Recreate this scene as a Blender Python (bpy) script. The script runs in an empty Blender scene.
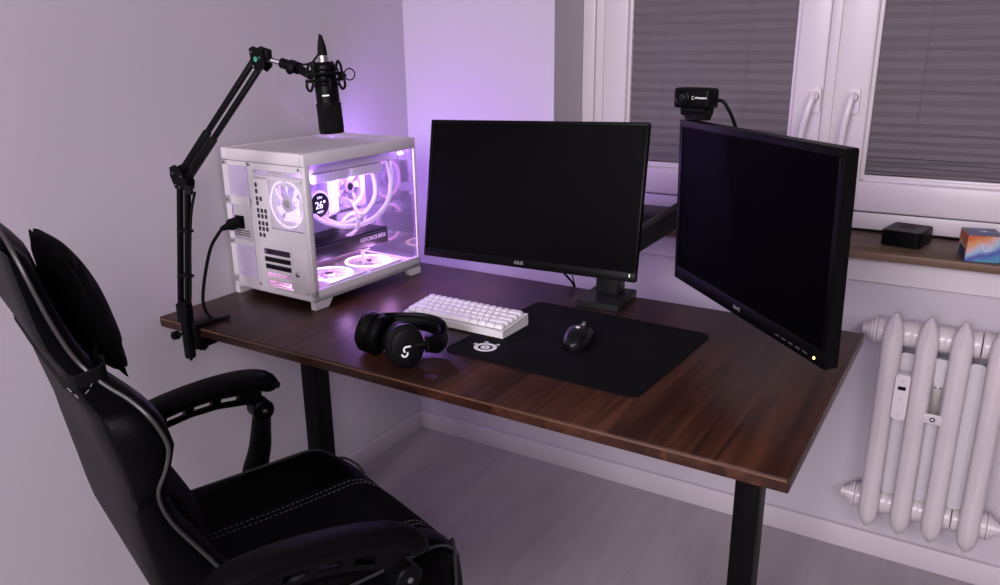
import bpy, bmesh, math, random
from mathutils import Vector, Matrix, Euler
random.seed(7)
S = bpy.context.scene
COL = S.collection
R = math.radians
PI = math.pi
V = Vector

# ------------------------------------------------------------------ helpers
def pm(name, col, rough=.5, metal=0., spec=.5, emit=None, es=0., coat=0., noise=None, bump=None, sheen=0.):
    """procedural principled material; noise=(scale, amount) varies the colour, bump=(scale, strength)"""
    m = bpy.data.materials.new(name); m.use_nodes = True
    nt = m.node_tree; b = nt.nodes['Principled BSDF']
    b.inputs['Base Color'].default_value = (*col, 1)
    b.inputs['Roughness'].default_value = rough
    b.inputs['Metallic'].default_value = metal
    b.inputs['Specular IOR Level'].default_value = spec
    b.inputs['Coat Weight'].default_value = coat
    b.inputs['Sheen Weight'].default_value = sheen
    if emit:
        b.inputs['Emission Color'].default_value = (*emit, 1); b.inputs['Emission Strength'].default_value = es
    tc = None
    if noise or bump:
        tc = nt.nodes.new('ShaderNodeTexCoord')
    if noise:
        n = nt.nodes.new('ShaderNodeTexNoise'); n.inputs['Scale'].default_value = noise[0]; n.inputs['Detail'].default_value = 5
        nt.links.new(tc.outputs['Object'], n.inputs['Vector'])
        r = nt.nodes.new('ShaderNodeValToRGB'); a = noise[1]
        r.color_ramp.elements[0].position = .3; r.color_ramp.elements[1].position = .7
        r.color_ramp.elements[0].color = (*[c * (1 - a) for c in col], 1)
        r.color_ramp.elements[1].color = (*[min(1, c * (1 + a)) for c in col], 1)
        nt.links.new(n.outputs['Fac'], r.inputs['Fac']); nt.links.new(r.outputs['Color'], b.inputs['Base Color'])
    if bump:
        n = nt.nodes.new('ShaderNodeTexNoise'); n.inputs['Scale'].default_value = bump[0]; n.inputs['Detail'].default_value = 3
        nt.links.new(tc.outputs['Object'], n.inputs['Vector'])
        bp = nt.nodes.new('ShaderNodeBump'); bp.inputs['Strength'].default_value = bump[1]; bp.inputs['Distance'].default_value = .004
        nt.links.new(n.outputs['Fac'], bp.inputs['Height']); nt.links.new(bp.outputs['Normal'], b.inputs['Normal'])
    return m

def link(o, parent=None, loc=None):
    COL.objects.link(o)
    if parent: o.parent = parent
    if loc is not None: o.location = loc
    return o

def obj(name, bm, mat, parent=None, smooth=35, loc=None):
    me = bpy.data.meshes.new(name)
    bmesh.ops.recalc_face_normals(bm, faces=bm.faces)
    if smooth:
        for f in bm.faces: f.smooth = True
        lim = R(smooth)
        for e in bm.edges:
            if len(e.link_faces) == 2 and e.calc_face_angle(0) > lim: e.smooth = False
    bm.to_mesh(me); bm.free()
    for m in (mat if isinstance(mat, (list, tuple)) else [mat]): me.materials.append(m)
    o = bpy.data.objects.new(name, me)
    return link(o, parent, loc)

def thing(name, label, cat, loc=(0, 0, 0), rz=0, group=None, mw=None):
    o = bpy.data.objects.new(name, None); o.empty_display_size = .05
    COL.objects.link(o)
    if mw is not None: o.matrix_basis = mw
    else: o.location = loc; o.rotation_euler = (0, 0, rz)
    return tag(o, label, cat, group)

def tag(o, label, cat, group=None):
    o['label'] = label; o['category'] = cat
    if group: o['group'] = group
    return o

def struct(name, bm, mat, parent=None, smooth=None):
    o = obj(name, bm, mat, parent, smooth); o['kind'] = 'structure'; return o

NB = bmesh.new
def frame_of(d):
    d = V(d).normalized(); up = V((0, 0, 1)) if abs(d.z) < .95 else V((1, 0, 0))
    x = d.cross(up).normalized(); y = x.cross(d).normalized()
    return x, y, d

def box(bm, c, s, bev=0, seg=2, mat=None, mi=0):
    r = bmesh.ops.create_cube(bm, size=1)
    vs = r['verts']
    M = Matrix.Translation(V(c)) @ (mat.to_4x4() if mat else Matrix.Identity(4)) @ Matrix.Diagonal((*s, 1))
    bmesh.ops.transform(bm, matrix=M, verts=vs)
    fs = {f for v in vs for f in v.link_faces}
    for f in fs: f.material_index = mi
    if bev:
        es = list({e for v in vs for e in v.link_edges})
        bmesh.ops.bevel(bm, geom=es, offset=bev, segments=seg, affect='EDGES', profile=.5, clamp_overlap=True)
    return bm

def bx(bm, x0, x1, y0, y1, z0, z1, bev=0, seg=2, mi=0):
    return box(bm, ((x0 + x1) / 2, (y0 + y1) / 2, (z0 + z1) / 2), (abs(x1 - x0), abs(y1 - y0), abs(z1 - z0)), bev, seg, None, mi)

def loft(bm, rings, caps=True, closed=True, mi=0):
    L = [[bm.verts.new(p) for p in r] for r in rings]
    n = len(L[0])
    for a, b in zip(L[:-1], L[1:]):
        for i in range(n if closed else n - 1):
            j = (i + 1) % n
            f = bm.faces.new((a[i], a[j], b[j], b[i])); f.material_index = mi
    if caps and closed:
        for r in (L[0], L[-1]):
            try: bm.faces.new(r).material_index = mi
            except ValueError: pass
    return L

def circ(c, x, y, r, n, ry=None):
    ry = r if ry is None else ry
    return [V(c) + x * (r * math.cos(2 * PI * i / n)) + y * (ry * math.sin(2 * PI * i / n)) for i in range(n)]

def cyl(bm, p0, p1, r0, r1=None, n=20, mi=0):
    r1 = r0 if r1 is None else r1
    x, y, d = frame_of(V(p1) - V(p0))
    loft(bm, [circ(p0, x, y, r0, n), circ(p1, x, y, r1, n)], mi=mi); return bm

def lathe(bm, p0, axis, prof, n=28, mi=0):
    """prof = [(distance along axis, radius)]"""
    x, y, d = frame_of(axis)
    loft(bm, [circ(V(p0) + d * t, x, y, max(r, 1e-4), n) for t, r in prof], mi=mi); return bm

def catmull(pts, k=6):
    P = [V(p) for p in pts]; out = []
    for i in range(len(P) - 1):
        a = P[max(i - 1, 0)]; b = P[i]; c = P[i + 1]; d = P[min(i + 2, len(P) - 1)]
        for j in range(k):
            t = j / k
            out.append(.5 * ((2 * b) + (c - a) * t + (2 * a - 5 * b + 4 * c - d) * t * t + (3 * b - a - 3 * c + d) * t ** 3))
    out.append(P[-1]); return out

def tube(bm, pts, r, n=8, k=6, sm=True, closed=False, flat=None, up=None, mi=0):
    """sweep along pts; flat=(rx, ry) makes an elliptical section; up fixes the section's y direction"""
    P = catmull(pts, k) if sm else [V(p) for p in pts]
    rings = []; px = None
    N = len(P)
    for i, p in enumerate(P):
        if closed: d = P[(i + 1) % N] - P[i - 1]
        else: d = P[min(i + 1, N - 1)] - P[max(i - 1, 0)]
        d.normalize()
        if up is not None:
            x = d.cross(V(up)).normalized()
        elif px is None: x = frame_of(d)[0]
        else: x = (px - d * px.dot(d)).normalized()
        px = x; y = x.cross(d)
        rr = r(i / (N - 1)) if callable(r) else r
        if flat: rings.append(circ(p, x, y, flat[0], n, flat[1]))
        else: rings.append(circ(p, x, y, rr, n))
    if closed:
        rings.append(rings[0]); L = [[bm.verts.new(q) for q in rr] for rr in rings[:-1]]
        for a in range(len(L)):
            A, B = L[a], L[(a + 1) % len(L)]
            for i in range(n):
                j = (i + 1) % n; bm.faces.new((A[i], A[j], B[j], B[i])).material_index = mi
    else: loft(bm, rings, mi=mi)
    return bm

def ringbm(bm, c, axis, rad, r, n=32, m=8, flat=None, mi=0):
    x, y, d = frame_of(axis); L = []
    fr, fa = (r, r) if flat is None else flat
    for i in range(n):
        a = 2 * PI * i / n; o = x * math.cos(a) + y * math.sin(a)
        L.append([bm.verts.new(V(c) + o * (rad + fr * math.cos(2 * PI * j / m)) + d * (fa * math.sin(2 * PI * j / m))) for j in range(m)])
    for i in range(n):
        A, B = L[i], L[(i + 1) % n]
        for j in range(m): bm.faces.new((A[j], B[j], B[(j + 1) % m], A[(j + 1) % m])).material_index = mi
    return bm

def rrect(w, h, r, n=5):
    """rounded rectangle outline, centred"""
    out = []
    for cx, cy, a0 in ((w / 2 - r, h / 2 - r, 0), (-w / 2 + r, h / 2 - r, 90), (-w / 2 + r, -h / 2 + r, 180), (w / 2 - r, -h / 2 + r, 270)):
        for i in range(n + 1):
            a = R(a0 + 90 * i / n); out.append((cx + r * math.cos(a), cy + r * math.sin(a)))
    return out

def prism(bm, outline, fn, t0, t1, mi=0):
    """outline 2D -> fn(u, v, t)"""
    return loft(bm, [[V(fn(u, v, t0)) for u, v in outline], [V(fn(u, v, t1)) for u, v in outline]], mi=mi)

def text(name, s, size, mat, parent, M, depth=.0004, bold=0):
    cu = bpy.data.curves.new(name + '_curve', 'FONT'); cu.body = s; cu.size = size; cu.extrude = depth; cu.offset = bold
    cu.align_x = 'CENTER'; cu.align_y = 'CENTER'
    tmp = bpy.data.objects.new(name + '_curve', cu); COL.objects.link(tmp)
    dg = bpy.context.evaluated_depsgraph_get(); me = bpy.data.meshes.new_from_object(tmp.evaluated_get(dg))
    bpy.data.objects.remove(tmp); bpy.data.curves.remove(cu)
    me.materials.clear(); me.materials.append(mat)
    o = bpy.data.objects.new(name, me); link(o, parent); o.matrix_basis = M; return o

def face_mat(loc, right, up):
    """matrix that lays text (x right, y up) at loc"""
    r = V(right).normalized(); u = V(up).normalized(); n = r.cross(u)
    M = Matrix((r, u, n)).transposed().to_4x4(); M.translation = V(loc); return M

# ------------------------------------------------------------------ materials
dim_m = pm('darkened_wall_paint', (.2, .185, .195), .85)  # darkened for the two unseen walls, so black things reflect less light
wall_m = pm('wall_paint', (.455, .415, .46), .75, bump=(180, .03))
ceil_m = pm('ceiling_paint', (.6, .57, .59), .85)
base_m = pm('baseboard_paint', (.50, .455, .485), .55)
white_m = pm('window_white', (.58, .53, .56), .35)
white_gap = pm('window_seal', (.13, .12, .13), .7)
fascia_m = pm('fascia_white', (.52, .475, .505), .4)
black_p = pm('black_plastic', (.0018, .0018, .0021), .45, spec=.1)
black_s = pm('black_satin', (.0018, .0018, .0022), .36, spec=.1)
black_r = pm('black_rubber', (.003, .003, .0035), .7, spec=.12)
black_f = pm('black_fabric', (.003, .003, .0036), .9, spec=.1, bump=(900, .3))
steel_b = pm('black_powder_steel', (.0018, .0018, .0021), .45, spec=.1)
grey_steel = pm('dark_grey_steel', (.016, .016, .017), .4, .2, spec=.3)
metal = pm('brushed_metal', (.36, .345, .36), .35, 1)
leather = pm('black_leather', (.0010, .0010, .0012), .44, spec=.05, bump=(260, .12))
leather_soft = pm('black_soft_leather', (.0016, .0016, .0018), .52, spec=.07, bump=(140, .15))
mesh_f = pm('black_seat_fabric', (.0022, .0022, .0028), .8, spec=.08, bump=(700, .25))
piping_m = pm('grey_piping', (.030, .028, .030), .28, spec=.4)
stitch_m = pm('pale_stitching', (.16, .145, .15), .7)
print_w = pm('white_print', (.8, .8, .8), .5)
screen_m = pm('dark_screen', (.0004, .0004, .0007), .34, spec=.09)
screen_2m = pm('matte_dark_screen', (.0005, .0005, .0008), .5, spec=.018)
case_m = pm('white_steel', (.62, .585, .61), .4, bump=(300, .02))
fan_m = pm('white_fan_plastic', (.72, .68, .74), .35)
tube_m = pm('white_tubing', (.75, .7, .76), .45)
board_m = pm('white_circuit_board', (.45, .42, .48), .5, noise=(30, .4))
dark_pcb = pm('dark_cooler', (.015, .014, .018), .45)
key_m = pm('white_keycap', (.72, .70, .71), .5)
kcase_m = pm('white_keyboard_case', (.66, .64, .64), .45)
rad_m = pm('radiator_enamel', (.52, .475, .485), .3, noise=(9, .03), bump=(60, .05))
led_pink = pm('pink_led', (.9, .6, .9), .4, emit=(1, .36, .84), es=2.6)
led_viol = pm('violet_led', (.8, .7, 1), .4, emit=(.55, .36, 1), es=2.4)
led_warm = pm('warm_led', (1, .8, .7), .4, emit=(1, .55, .62), es=2.6)
led_blue = pm('blue_led', (.7, .8, 1), .4, emit=(.45, .55, 1), es=2.4)
led_dot = pm('amber_led', (1, .7, .2), .4, emit=(1, .62, .15), es=6)
lcd_txt = pm('lit_display_text', (.9, .9, 1), .4, emit=(.85, .85, 1), es=1.0)
green_m = pm('green_badge', (.03, .25, .14), .4)

def wood(name, c0, c1, c2, axis, rough=.32, plank=.16):
    m = bpy.data.materials.new(name); m.use_nodes = True; nt = m.node_tree; b = nt.nodes['Principled BSDF']
    L = nt.links.new; N = nt.nodes.new
    tc = N('ShaderNodeTexCoord'); mp = N('ShaderNodeMapping')
    sc = [42, 42, 42]; sc[axis] = 2.2; mp.inputs['Scale'].default_value = sc
    L(tc.outputs['Object'], mp.inputs['Vector'])
    n1 = N('ShaderNodeTexNoise'); n1.inputs['Scale'].default_value = 1.; n1.inputs['Detail'].default_value = 7; n1.inputs['Distortion'].default_value = .9
    L(mp.outputs['Vector'], n1.inputs['Vector'])
    mp2 = N('ShaderNodeMapping'); s2 = [7., 7., 7.]; s2[axis] = 1.1; mp2.inputs['Scale'].default_value = s2
    L(tc.outputs['Object'], mp2.inputs['Vector'])
    n2 = N('ShaderNodeTexNoise'); n2.inputs['Scale'].default_value = 1.; n2.inputs['Detail'].default_value = 3; n2.inputs['Distortion'].default_value = 1.5
    L(mp2.outputs['Vector'], n2.inputs['Vector'])
    # planks: a different tone per strip across the grain
    sp = N('ShaderNodeSeparateXYZ'); L(tc.outputs['Object'], sp.inputs[0])
    dv = N('ShaderNodeMath'); dv.operation = 'DIVIDE'; dv.inputs[1].default_value = plank; L(sp.outputs[0 if axis == 1 else 1], dv.inputs[0])
    fl = N('ShaderNodeMath'); fl.operation = 'FLOOR'; L(dv.outputs[0], fl.inputs[0])
    wn = N('ShaderNodeTexWhiteNoise'); wn.noise_dimensions = '1D'; L(fl.outputs[0], wn.inputs['W'])
    a = N('ShaderNodeMath'); a.operation = 'MULTIPLY_ADD'; a.inputs[1].default_value = .62; L(n1.outputs['Fac'], a.inputs[0])
    bb = N('ShaderNodeMath'); bb.operation = 'MULTIPLY'; bb.inputs[1].default_value = .42; L(n2.outputs['Fac'], bb.inputs[0]); L(bb.outputs[0], a.inputs[2])
    c = N('ShaderNodeMath'); c.operation = 'MULTIPLY_ADD'; c.inputs[1].default_value = .16; L(wn.outputs['Value'], c.inputs[0]); L(a.outputs[0], c.inputs[2])
    r = N('ShaderNodeValToRGB'); e = r.color_ramp.elements
    e[0].position = .42; e[0].color = (*c0, 1); e[1].position = .82; e[1].color = (*c2, 1)
    k = e.new(.6); k.color = (*c1, 1)
    L(c.outputs[0], r.inputs['Fac']); L(r.outputs['Color'], b.inputs['Base Color'])
    b.inputs['Roughness'].default_value = rough; b.inputs['Specular IOR Level'].default_value = .2
    bp = N('ShaderNodeBump'); bp.inputs['Strength'].default_value = .06; bp.inputs['Distance'].default_value = .002
    L(n1.outputs['Fac'], bp.inputs['Height']); L(bp.outputs['Normal'], b.inputs['Normal'])
    return m
desk_m = wood('dark_walnut_laminate', (.010, .0040, .0028), (.027, .0100, .0062), (.070, .0255, .0135), 1, .36)
sill_m = wood('oak_sill_laminate', (.07, .042, .028), (.12, .075, .05), (.19, .12, .085), 0, .45, .3)

def floor_mat():
    m = bpy.data.materials.new('grey_vinyl_floor'); m.use_nodes = True; nt = m.node_tree; b = nt.nodes['Principled BSDF']
    L = nt.links.new; N = nt.nodes.new
    tc = N('ShaderNodeTexCoord'); mp = N('ShaderNodeMapping'); mp.inputs['Scale'].default_value = (9, 1.1, 1)
    L(tc.outputs['Object'], mp.inputs['Vector'])
    n = N('ShaderNodeTexNoise'); n.inputs['Scale'].default_value = 2.2; n.inputs['Detail'].default_value = 8; n.inputs['Distortion'].default_value = .8
    L(mp.outputs['Vector'], n.inputs['Vector'])
    n2 = N('ShaderNodeTexNoise'); n2.inputs['Scale'].default_value = 3.; n2.inputs['Detail'].default_value = 4
    L(tc.outputs['Object'], n2.inputs['Vector'])
    br = N('ShaderNodeTexBrick'); br.inputs['Scale'].default_value = 1.; br.inputs['Brick Width'].default_value = 1.25; br.inputs['Row Height'].default_value = .2
    br.inputs['Mortar Size'].default_value = .0012; br.inputs['Color1'].default_value = (.5, .5, .5, 1); br.inputs['Color2'].default_value = (.58, .58, .58, 1); br.inputs['Mortar'].default_value = (.36, .36, .36, 1)
    mb = N('ShaderNodeMapping'); mb.inputs['Rotation'].default_value = (0, 0, R(90)); L(tc.outputs['Object'], mb.inputs['Vector']); L(mb.outputs['Vector'], br.inputs['Vector'])
    r = N('ShaderNodeValToRGB'); e = r.color_ramp.elements
    e[0].position = .3; e[0].color = (.27, .237, .25, 1); e[1].position = .72; e[1].color = (.355, .315, .33, 1)
    mx = N('ShaderNodeMath'); mx.operation = 'MULTIPLY_ADD'; mx.inputs[1].default_value = .6; L(n.outputs['Fac'], mx.inputs[0])
    m2 = N('ShaderNodeMath'); m2.operation = 'MULTIPLY'; m2.inputs[1].default_value = .4; L(n2.outputs['Fac'], m2.inputs[0]); L(m2.outputs[0], mx.inputs[2])
    L(mx.outputs[0], r.inputs['Fac'])
    mix = N('ShaderNodeMix'); mix.data_type = 'RGBA'; mix.blend_type = 'OVERLAY'; mix.inputs['Factor'].default_value = .22
    L(r.outputs['Color'], mix.inputs['A']); L(br.outputs['Color'], mix.inputs['B']); L(mix.outputs['Result'], b.inputs['Base Color'])
    b.inputs['Roughness'].default_value = .5
    return m
floor_m = floor_mat()

def thin_glass(name, tint, refl):
    m = bpy.data.materials.new(name); m.use_nodes = True; nt = m.node_tree; nt.nodes.clear()
    L = nt.links.new; N = nt.nodes.new
    o = N('ShaderNodeOutputMaterial'); t = N('ShaderNodeBsdfTransparent'); t.inputs[0].default_value = (*tint, 1)
    g = N('ShaderNodeBsdfGlossy'); g.inputs['Roughness'].default_value = .0; g.inputs[0].default_value = (1, 1, 1, 1)
    lw = N('ShaderNodeLayerWeight'); lw.inputs['Blend'].default_value = .5
    pw = N('ShaderNodeMath'); pw.operation = 'POWER'; pw.inputs[1].default_value = 5; L(lw.outputs['Facing'], pw.inputs[0])
    f = N('ShaderNodeMath'); f.operation = 'MULTIPLY_ADD'; f.inputs[1].default_value = 1 - refl; f.inputs[2].default_value = refl; L(pw.outputs[0], f.inputs[0])
    mx = N('ShaderNodeMixShader'); L(f.outputs[0], mx.inputs[0]); L(t.outputs[0], mx.inputs[1]); L(g.outputs[0], mx.inputs[2]); L(mx.outputs[0], o.inputs[0])
    return m
glass_side = thin_glass('clear_side_glass', (.98, .98, .985), .018)
glass_front = thin_glass('coated_front_glass', (.95, .94, .965), .10)
glass_win = thin_glass('window_glass', (.97, .97, .97), .04)

def perforated(name, col, pitch, r, hexa=True, plane='xz'):
    """sheet with round holes really cut through it (transparent there)"""
    m = bpy.data.materials.new(name); m.use_nodes = True; nt = m.node_tree; b = nt.nodes['Principled BSDF']
    L = nt.links.new; N = nt.nodes.new; out = nt.nodes['Material Output']
    b.inputs['Base Color'].default_value = (*col, 1); b.inputs['Roughness'].default_value = .45
    tc = N('ShaderNodeTexCoord'); sp = N('ShaderNodeSeparateXYZ'); L(tc.outputs['Object'], sp.inputs[0])
    def M(op, a, bv=None):
        n = N('ShaderNodeMath'); n.operation = op
        for i, q in enumerate((a, bv)):
            if q is None: continue
            if isinstance(q, (int, float)): n.inputs[i].default_value = q
            else: L(q, n.inputs[i])
        return n.outputs[0]
    u = sp.outputs['X' if plane[0] == 'x' else 'Y']; v = sp.outputs['Z' if plane[1] == 'z' else 'Y']
    def dist(ou, ov):
        a = M('SUBTRACT', M('FRACT', M('ADD', M('DIVIDE', u, pitch), 50 + ou)), .5)
        c = M('SUBTRACT', M('FRACT', M('ADD', M('DIVIDE', v, pitch * 1.732), 50 + ov)), .5)
        c = M('MULTIPLY', c, 1.732)
        return M('SQRT', M('ADD', M('MULTIPLY', a, a), M('MULTIPLY', c, c)))
    d = M('MINIMUM', dist(0, 0), dist(.5, .5))
    hole = M('LESS_THAN', d, r)
    t = N('ShaderNodeBsdfTransparent'); mx = N('ShaderNodeMixShader')
    L(hole, mx.inputs[0]); L(b.outputs[0], mx.inputs[1]); L(t.outputs[0], mx.inputs[2]); L(mx.outputs[0], out.inputs[0])
    return m
perf_m = perforated('white_perforated_steel', (.68, .64, .66), .0052, .36)
grill_m = perforated('white_fan_grill', (.72, .68, .72), .0062, .42)
perf_top = perforated('white_perforated_top', (.68, .64, .66), .005, .3, plane='xy')

# ------------------------------------------------------------------ camera
cam = bpy.data.cameras.new('camera'); cam.sensor_width = 36; cam.lens = .7911 * 36; cam.clip_start = .05
co = bpy.data.objects.new('camera', cam); COL.objects.link(co)
yaw, pit, rol = -.5493, .3041, -.0125
f = V((math.sin(yaw) * math.cos(pit), math.cos(yaw) * math.cos(pit), -math.sin(pit)))
r0 = V((math.cos(yaw), -math.sin(yaw), 0)); u0 = r0.cross(f)
rr = r0 * math.cos(rol) + u0 * math.sin(rol); uu = -r0 * math.sin(rol) + u0 * math.cos(rol)
Mc = Matrix((rr, uu, -f)).transposed().to_4x4(); Mc.translation = V((1.6579, -2.1336, 1.3608))
co.matrix_world = Mc
S.camera = co

# ------------------------------------------------------------------ room
X1, Y0, ZC = 3.3, -5.2, 2.6
NX0, NX1, NZ0, NZ1, ND = .547, 2.06, .8415, 2.3, .2
bm = NB(); bx(bm, -.2, X1 + .2, Y0 - .2, .35, -.1, 0); struct('floor', bm, floor_m)
bm = NB(); bx(bm, -.2, X1 + .2, Y0 - .2, .35, ZC, ZC + .1); struct('ceiling', bm, ceil_m)
bm = NB(); bx(bm, -.2, 0, Y0 - .2, .35, 0, ZC); struct('wall_left', bm, wall_m)
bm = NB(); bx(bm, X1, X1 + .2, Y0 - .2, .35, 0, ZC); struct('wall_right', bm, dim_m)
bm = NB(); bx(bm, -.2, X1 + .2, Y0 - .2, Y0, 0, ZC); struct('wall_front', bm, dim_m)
bm = NB()
bx(bm, 0, NX0, 0, .35, 0, ZC); bx(bm, NX1, X1, 0, .35, 0, ZC)
bx(bm, NX0, NX1, 0, .35, 0, NZ0); bx(bm, NX0, NX1, 0, .35, NZ1, ZC)
struct('wall_back', bm, wall_m)
def skirting(bm, x0, x1, y0, y1):
    bx(bm, x0, x1, y0, y1, 0, .062, .003)
bm = NB(); bx(bm, 0, X1, -.013, 0, 0, .068, .004); struct('baseboard_back', bm, base_m, smooth=35)
bm = NB(); bx(bm, 0, .013, Y0, -.013, 0, .068, .004); struct('baseboard_left', bm, base_m, smooth=35)
bm = NB(); bx(bm, NX0 + .002, NX1, -.012, 0, .776, .8405, .001); struct('trim_1', bm, fascia_m)

# window: frame, two sashes with panes and handles, sill
win = thing('window_1', '', ''); del win['label']; del win['category']; win['kind'] = 'structure'
FY = .2
def wpart(name, bm, m=white_m, par=win, sm=35):
    o = obj(name, bm, m, par, sm); o['kind'] = 'structure'; return o
bm = NB()
bx(bm, NX0 + .0005, .617, FY, FY + .08, .864, NZ1 - .001, .004); bx(bm, 1.99, NX1 - .0005, FY, FY + .08, .864, NZ1 - .001, .004)
bx(bm, .617, 1.99, FY, FY + .08, .864, .912, .004); bx(bm, .617, 1.99, FY, FY + .08, 2.24, NZ1 - .001, .004)
bx(bm, NX0 + .001, .588, FY - .012, FY, .864, NZ1 - .002, .003)     # pale plaster bead beside the frame
wpart('window_frame', bm)
bm = NB(); bx(bm, NX0 + .002, NX1 - .002, -.05, .2, .8417, .8625, .004); wpart('window_sill', bm, sill_m)
def sash(x0, x1, sl, sr, gap_right):
    z0, z1 = .9155, 2.237; y0 = FY - .018
    bm = NB()
    bx(bm, x0, x0 + sl, y0, y0 + .075, z0, z1, .006, 3); bx(bm, x1 - sr, x1, y0, y0 + .075, z0, z1, .006, 3)
    bx(bm, x0 + sl - .004, x1 - sr + .004, y0, y0 + .075, z0, z0 + .082, .006, 3); bx(bm, x0 + sl - .004, x1 - sr + .004, y0, y0 + .075, z1 - .075, z1, .006, 3)
    # glazing beads, stepped
    gx0, gx1, gz0, gz1 = x0 + sl, x1 - sr, z0 + .08, z1 - .075
    bx(bm, gx0 - .002, gx0 + .01, y0 + .012, y0 + .05, gz0, gz1, .003); bx(bm, gx1 - .01, gx1 + .002, y0 + .012, y0 + .05, gz0, gz1, .003)
    bx(bm, gx0, gx1, y0 + .012, y0 + .05, gz0 - .002, gz0 + .01, .003)
    s = wpart('sash', bm)
    bm = NB(); bx(bm, gx0 + .006, gx1 - .006, y0 + .045, y0 + .05, gz0 + .006, gz1 - .002); wpart('pane', bm, glass_win, s, None)
    return s, (gx0, gx1, gz0, gz1)
s1, g1 = sash(.6195, 1.2655, .078, .078, 1)
s2, g2 = sash(1.2675, 1.988, .111, .078, 0)
# meeting strip over the left sash edge
bm = NB(); bx(bm, 1.2665, 1.292, FY - .024, FY - .017, .9165, 2.236, .002); wpart('meeting_strip', bm, white_m, s2)
bm = NB(); bx(bm, .619, 1.989, FY - .003, FY + .02, .9115, .9158); wpart('seal', bm, white_gap)
def handle(px, pz, lean, s):
    y = FY - .0185
    bm = NB()
    prism(bm, rrect(.03, .066, .008), lambda u, v, t: (px + u, y - t, pz + v), 0, .011)
    b = wpart('handle_plate', bm, white_m, s)
    bm = NB()
    cyl(bm, (px, y - .009, pz + .012), (px, y - .04, pz + .012), .0115)
    pts = [(px, y - .038, pz + .02), (px - .002, y - .047, pz + .005), (px - .004 + lean * .3, y - .053, pz - .035), (px - .004 + lean * .7, y - .05, pz - .08), (px - .003 + lean, y - .044, pz - .125)]
    tube(bm, pts, 0, 12, flat=(.0088, .0062), up=(0, 1, 0))
    wpart('handle_lever', bm, white_m, b)
handle(1.246, 1.207, -.02, s1)
handle(1.343, 1.207, -.012, s2)

# pleated blinds hang against the glass
blind_m = pm('grey_pleated_fabric', (.125, .108, .117), .85, noise=(2.5, .05), bump=(600, .15))
def blind(x0, x1, zb, label, dense):
    y = FY + .004
    t = thing('pleated_blind', label, 'blind', ((x0 + x1) / 2, y, zb), 0, 'pleated blinds on the window')
    hw = (x1 - x0) / 2
    bm = NB(); z = .016; rows = []; k = 0; amp = .0026; ztop = 2.16 - zb
    while z < ztop:
        p = .0135 if not dense else (.006 if z < .06 else (.0105 if z < .12 else .0135))
        yy = amp if k % 2 else -amp
        sag = [.0022 * math.sin(k * 1.7 + i * .9) * (.4 + .6 * math.sin(k * .37) ** 2) for i in range(13)]
        rows.append([V((-hw + (2 * hw) * i / 12 + (.002 if k % 2 else -.002) * (1 if i == 12 else -1 if i == 0 else 0), yy, z + sag[i])) for i in range(13)])
        z += p * (1 + .12 * math.sin(k * .8)); k += 1
    L = [[bm.verts.new(q) for q in r] for r in rows]
    for a, b in zip(L[:-1], L[1:]):
        for i in range(12): bm.faces.new((a[i], a[i + 1], b[i + 1], b[i]))
    sh = obj('pleated_fabric', bm, blind_m, t, 0)
    so = sh.modifiers.new('thickness', 'SOLIDIFY'); so.thickness = .0006
    bm = NB(); bx(bm, -hw, hw, -.008, .008, 0, .014, .002)
    obj('bottom_rail', bm, white_m, t)
    bm = NB(); bx(bm, -hw, hw, -.009, .009, ztop, ztop + .02, .002); obj('top_rail', bm, white_m, t)
    for sx in (-.55, .45):
        bm = NB(); cyl(bm, (hw * sx, -.0074, .014), (hw * sx, -.0074, ztop), .0004, n=5); obj('cord', bm, pm('grey_cord', (.1, .09, .1), .8), t)
    return t
blind(.699, 1.186, .997, 'grey pleated blind on the window sash behind the webcam', False)
blind(1.38, 1.908, .999, 'grey pleated blind on the window sash above the small black box', True)

# ------------------------------------------------------------------ radiator
RX = [1.5335, 1.608, 1.679, 1.757]; RY = -.128
rad = thing('radiator', 'white cast iron column radiator on the wall right of the desk', 'radiator', (1.645, -.09, 0))
def loc(p): return V(p) - V((1.645, -.09, 0))
Z0, Z1 = .152, .738
for x in RX:
    for k, y in enumerate((RY + .012, RY + .118 - .03)):
        bm = NB()
        rings = []
        prof = [(Z0, .004, .005), (Z0 + .012, .0155, .014), (Z0 + .032, .0225, .022), (Z0 + .06, .0243, .0235), (Z0 + .13, .0233, .023), ((Z0 + Z1) / 2, .0228, .023), (Z1 - .13, .0233, .023), (Z1 - .065, .0242, .0235), (Z1 - .038, .0212, .022), (Z1 - .014, .012, .015), (Z1, .0035, .006)]
        if k: prof = [(Z0 + .04, .012, .012), (Z0 + .06, .02, .02), (Z1 - .06, .02, .02), (Z1 - .04, .012, .012)]
        for z, rx, ry in prof:
            ring = []
            for i in range(20):
                a = 2 * PI * i / 20
                cx_, sy_ = math.cos(a), math.sin(a)
                e = .86
                ux = math.copysign(abs(cx_) ** e, cx_); uy = math.copysign(abs(sy_) ** e, sy_)
                ring.append(loc((x + rx * ux, y + ry * uy - (.003 if k == 0 and abs(cx_) < .05 and sy_ < 0 else 0), z)))
            rings.append(ring)
        loft(bm, rings)
        obj('front_column' if k == 0 else 'rear_column', bm, rad_m, rad, 50)
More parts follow.
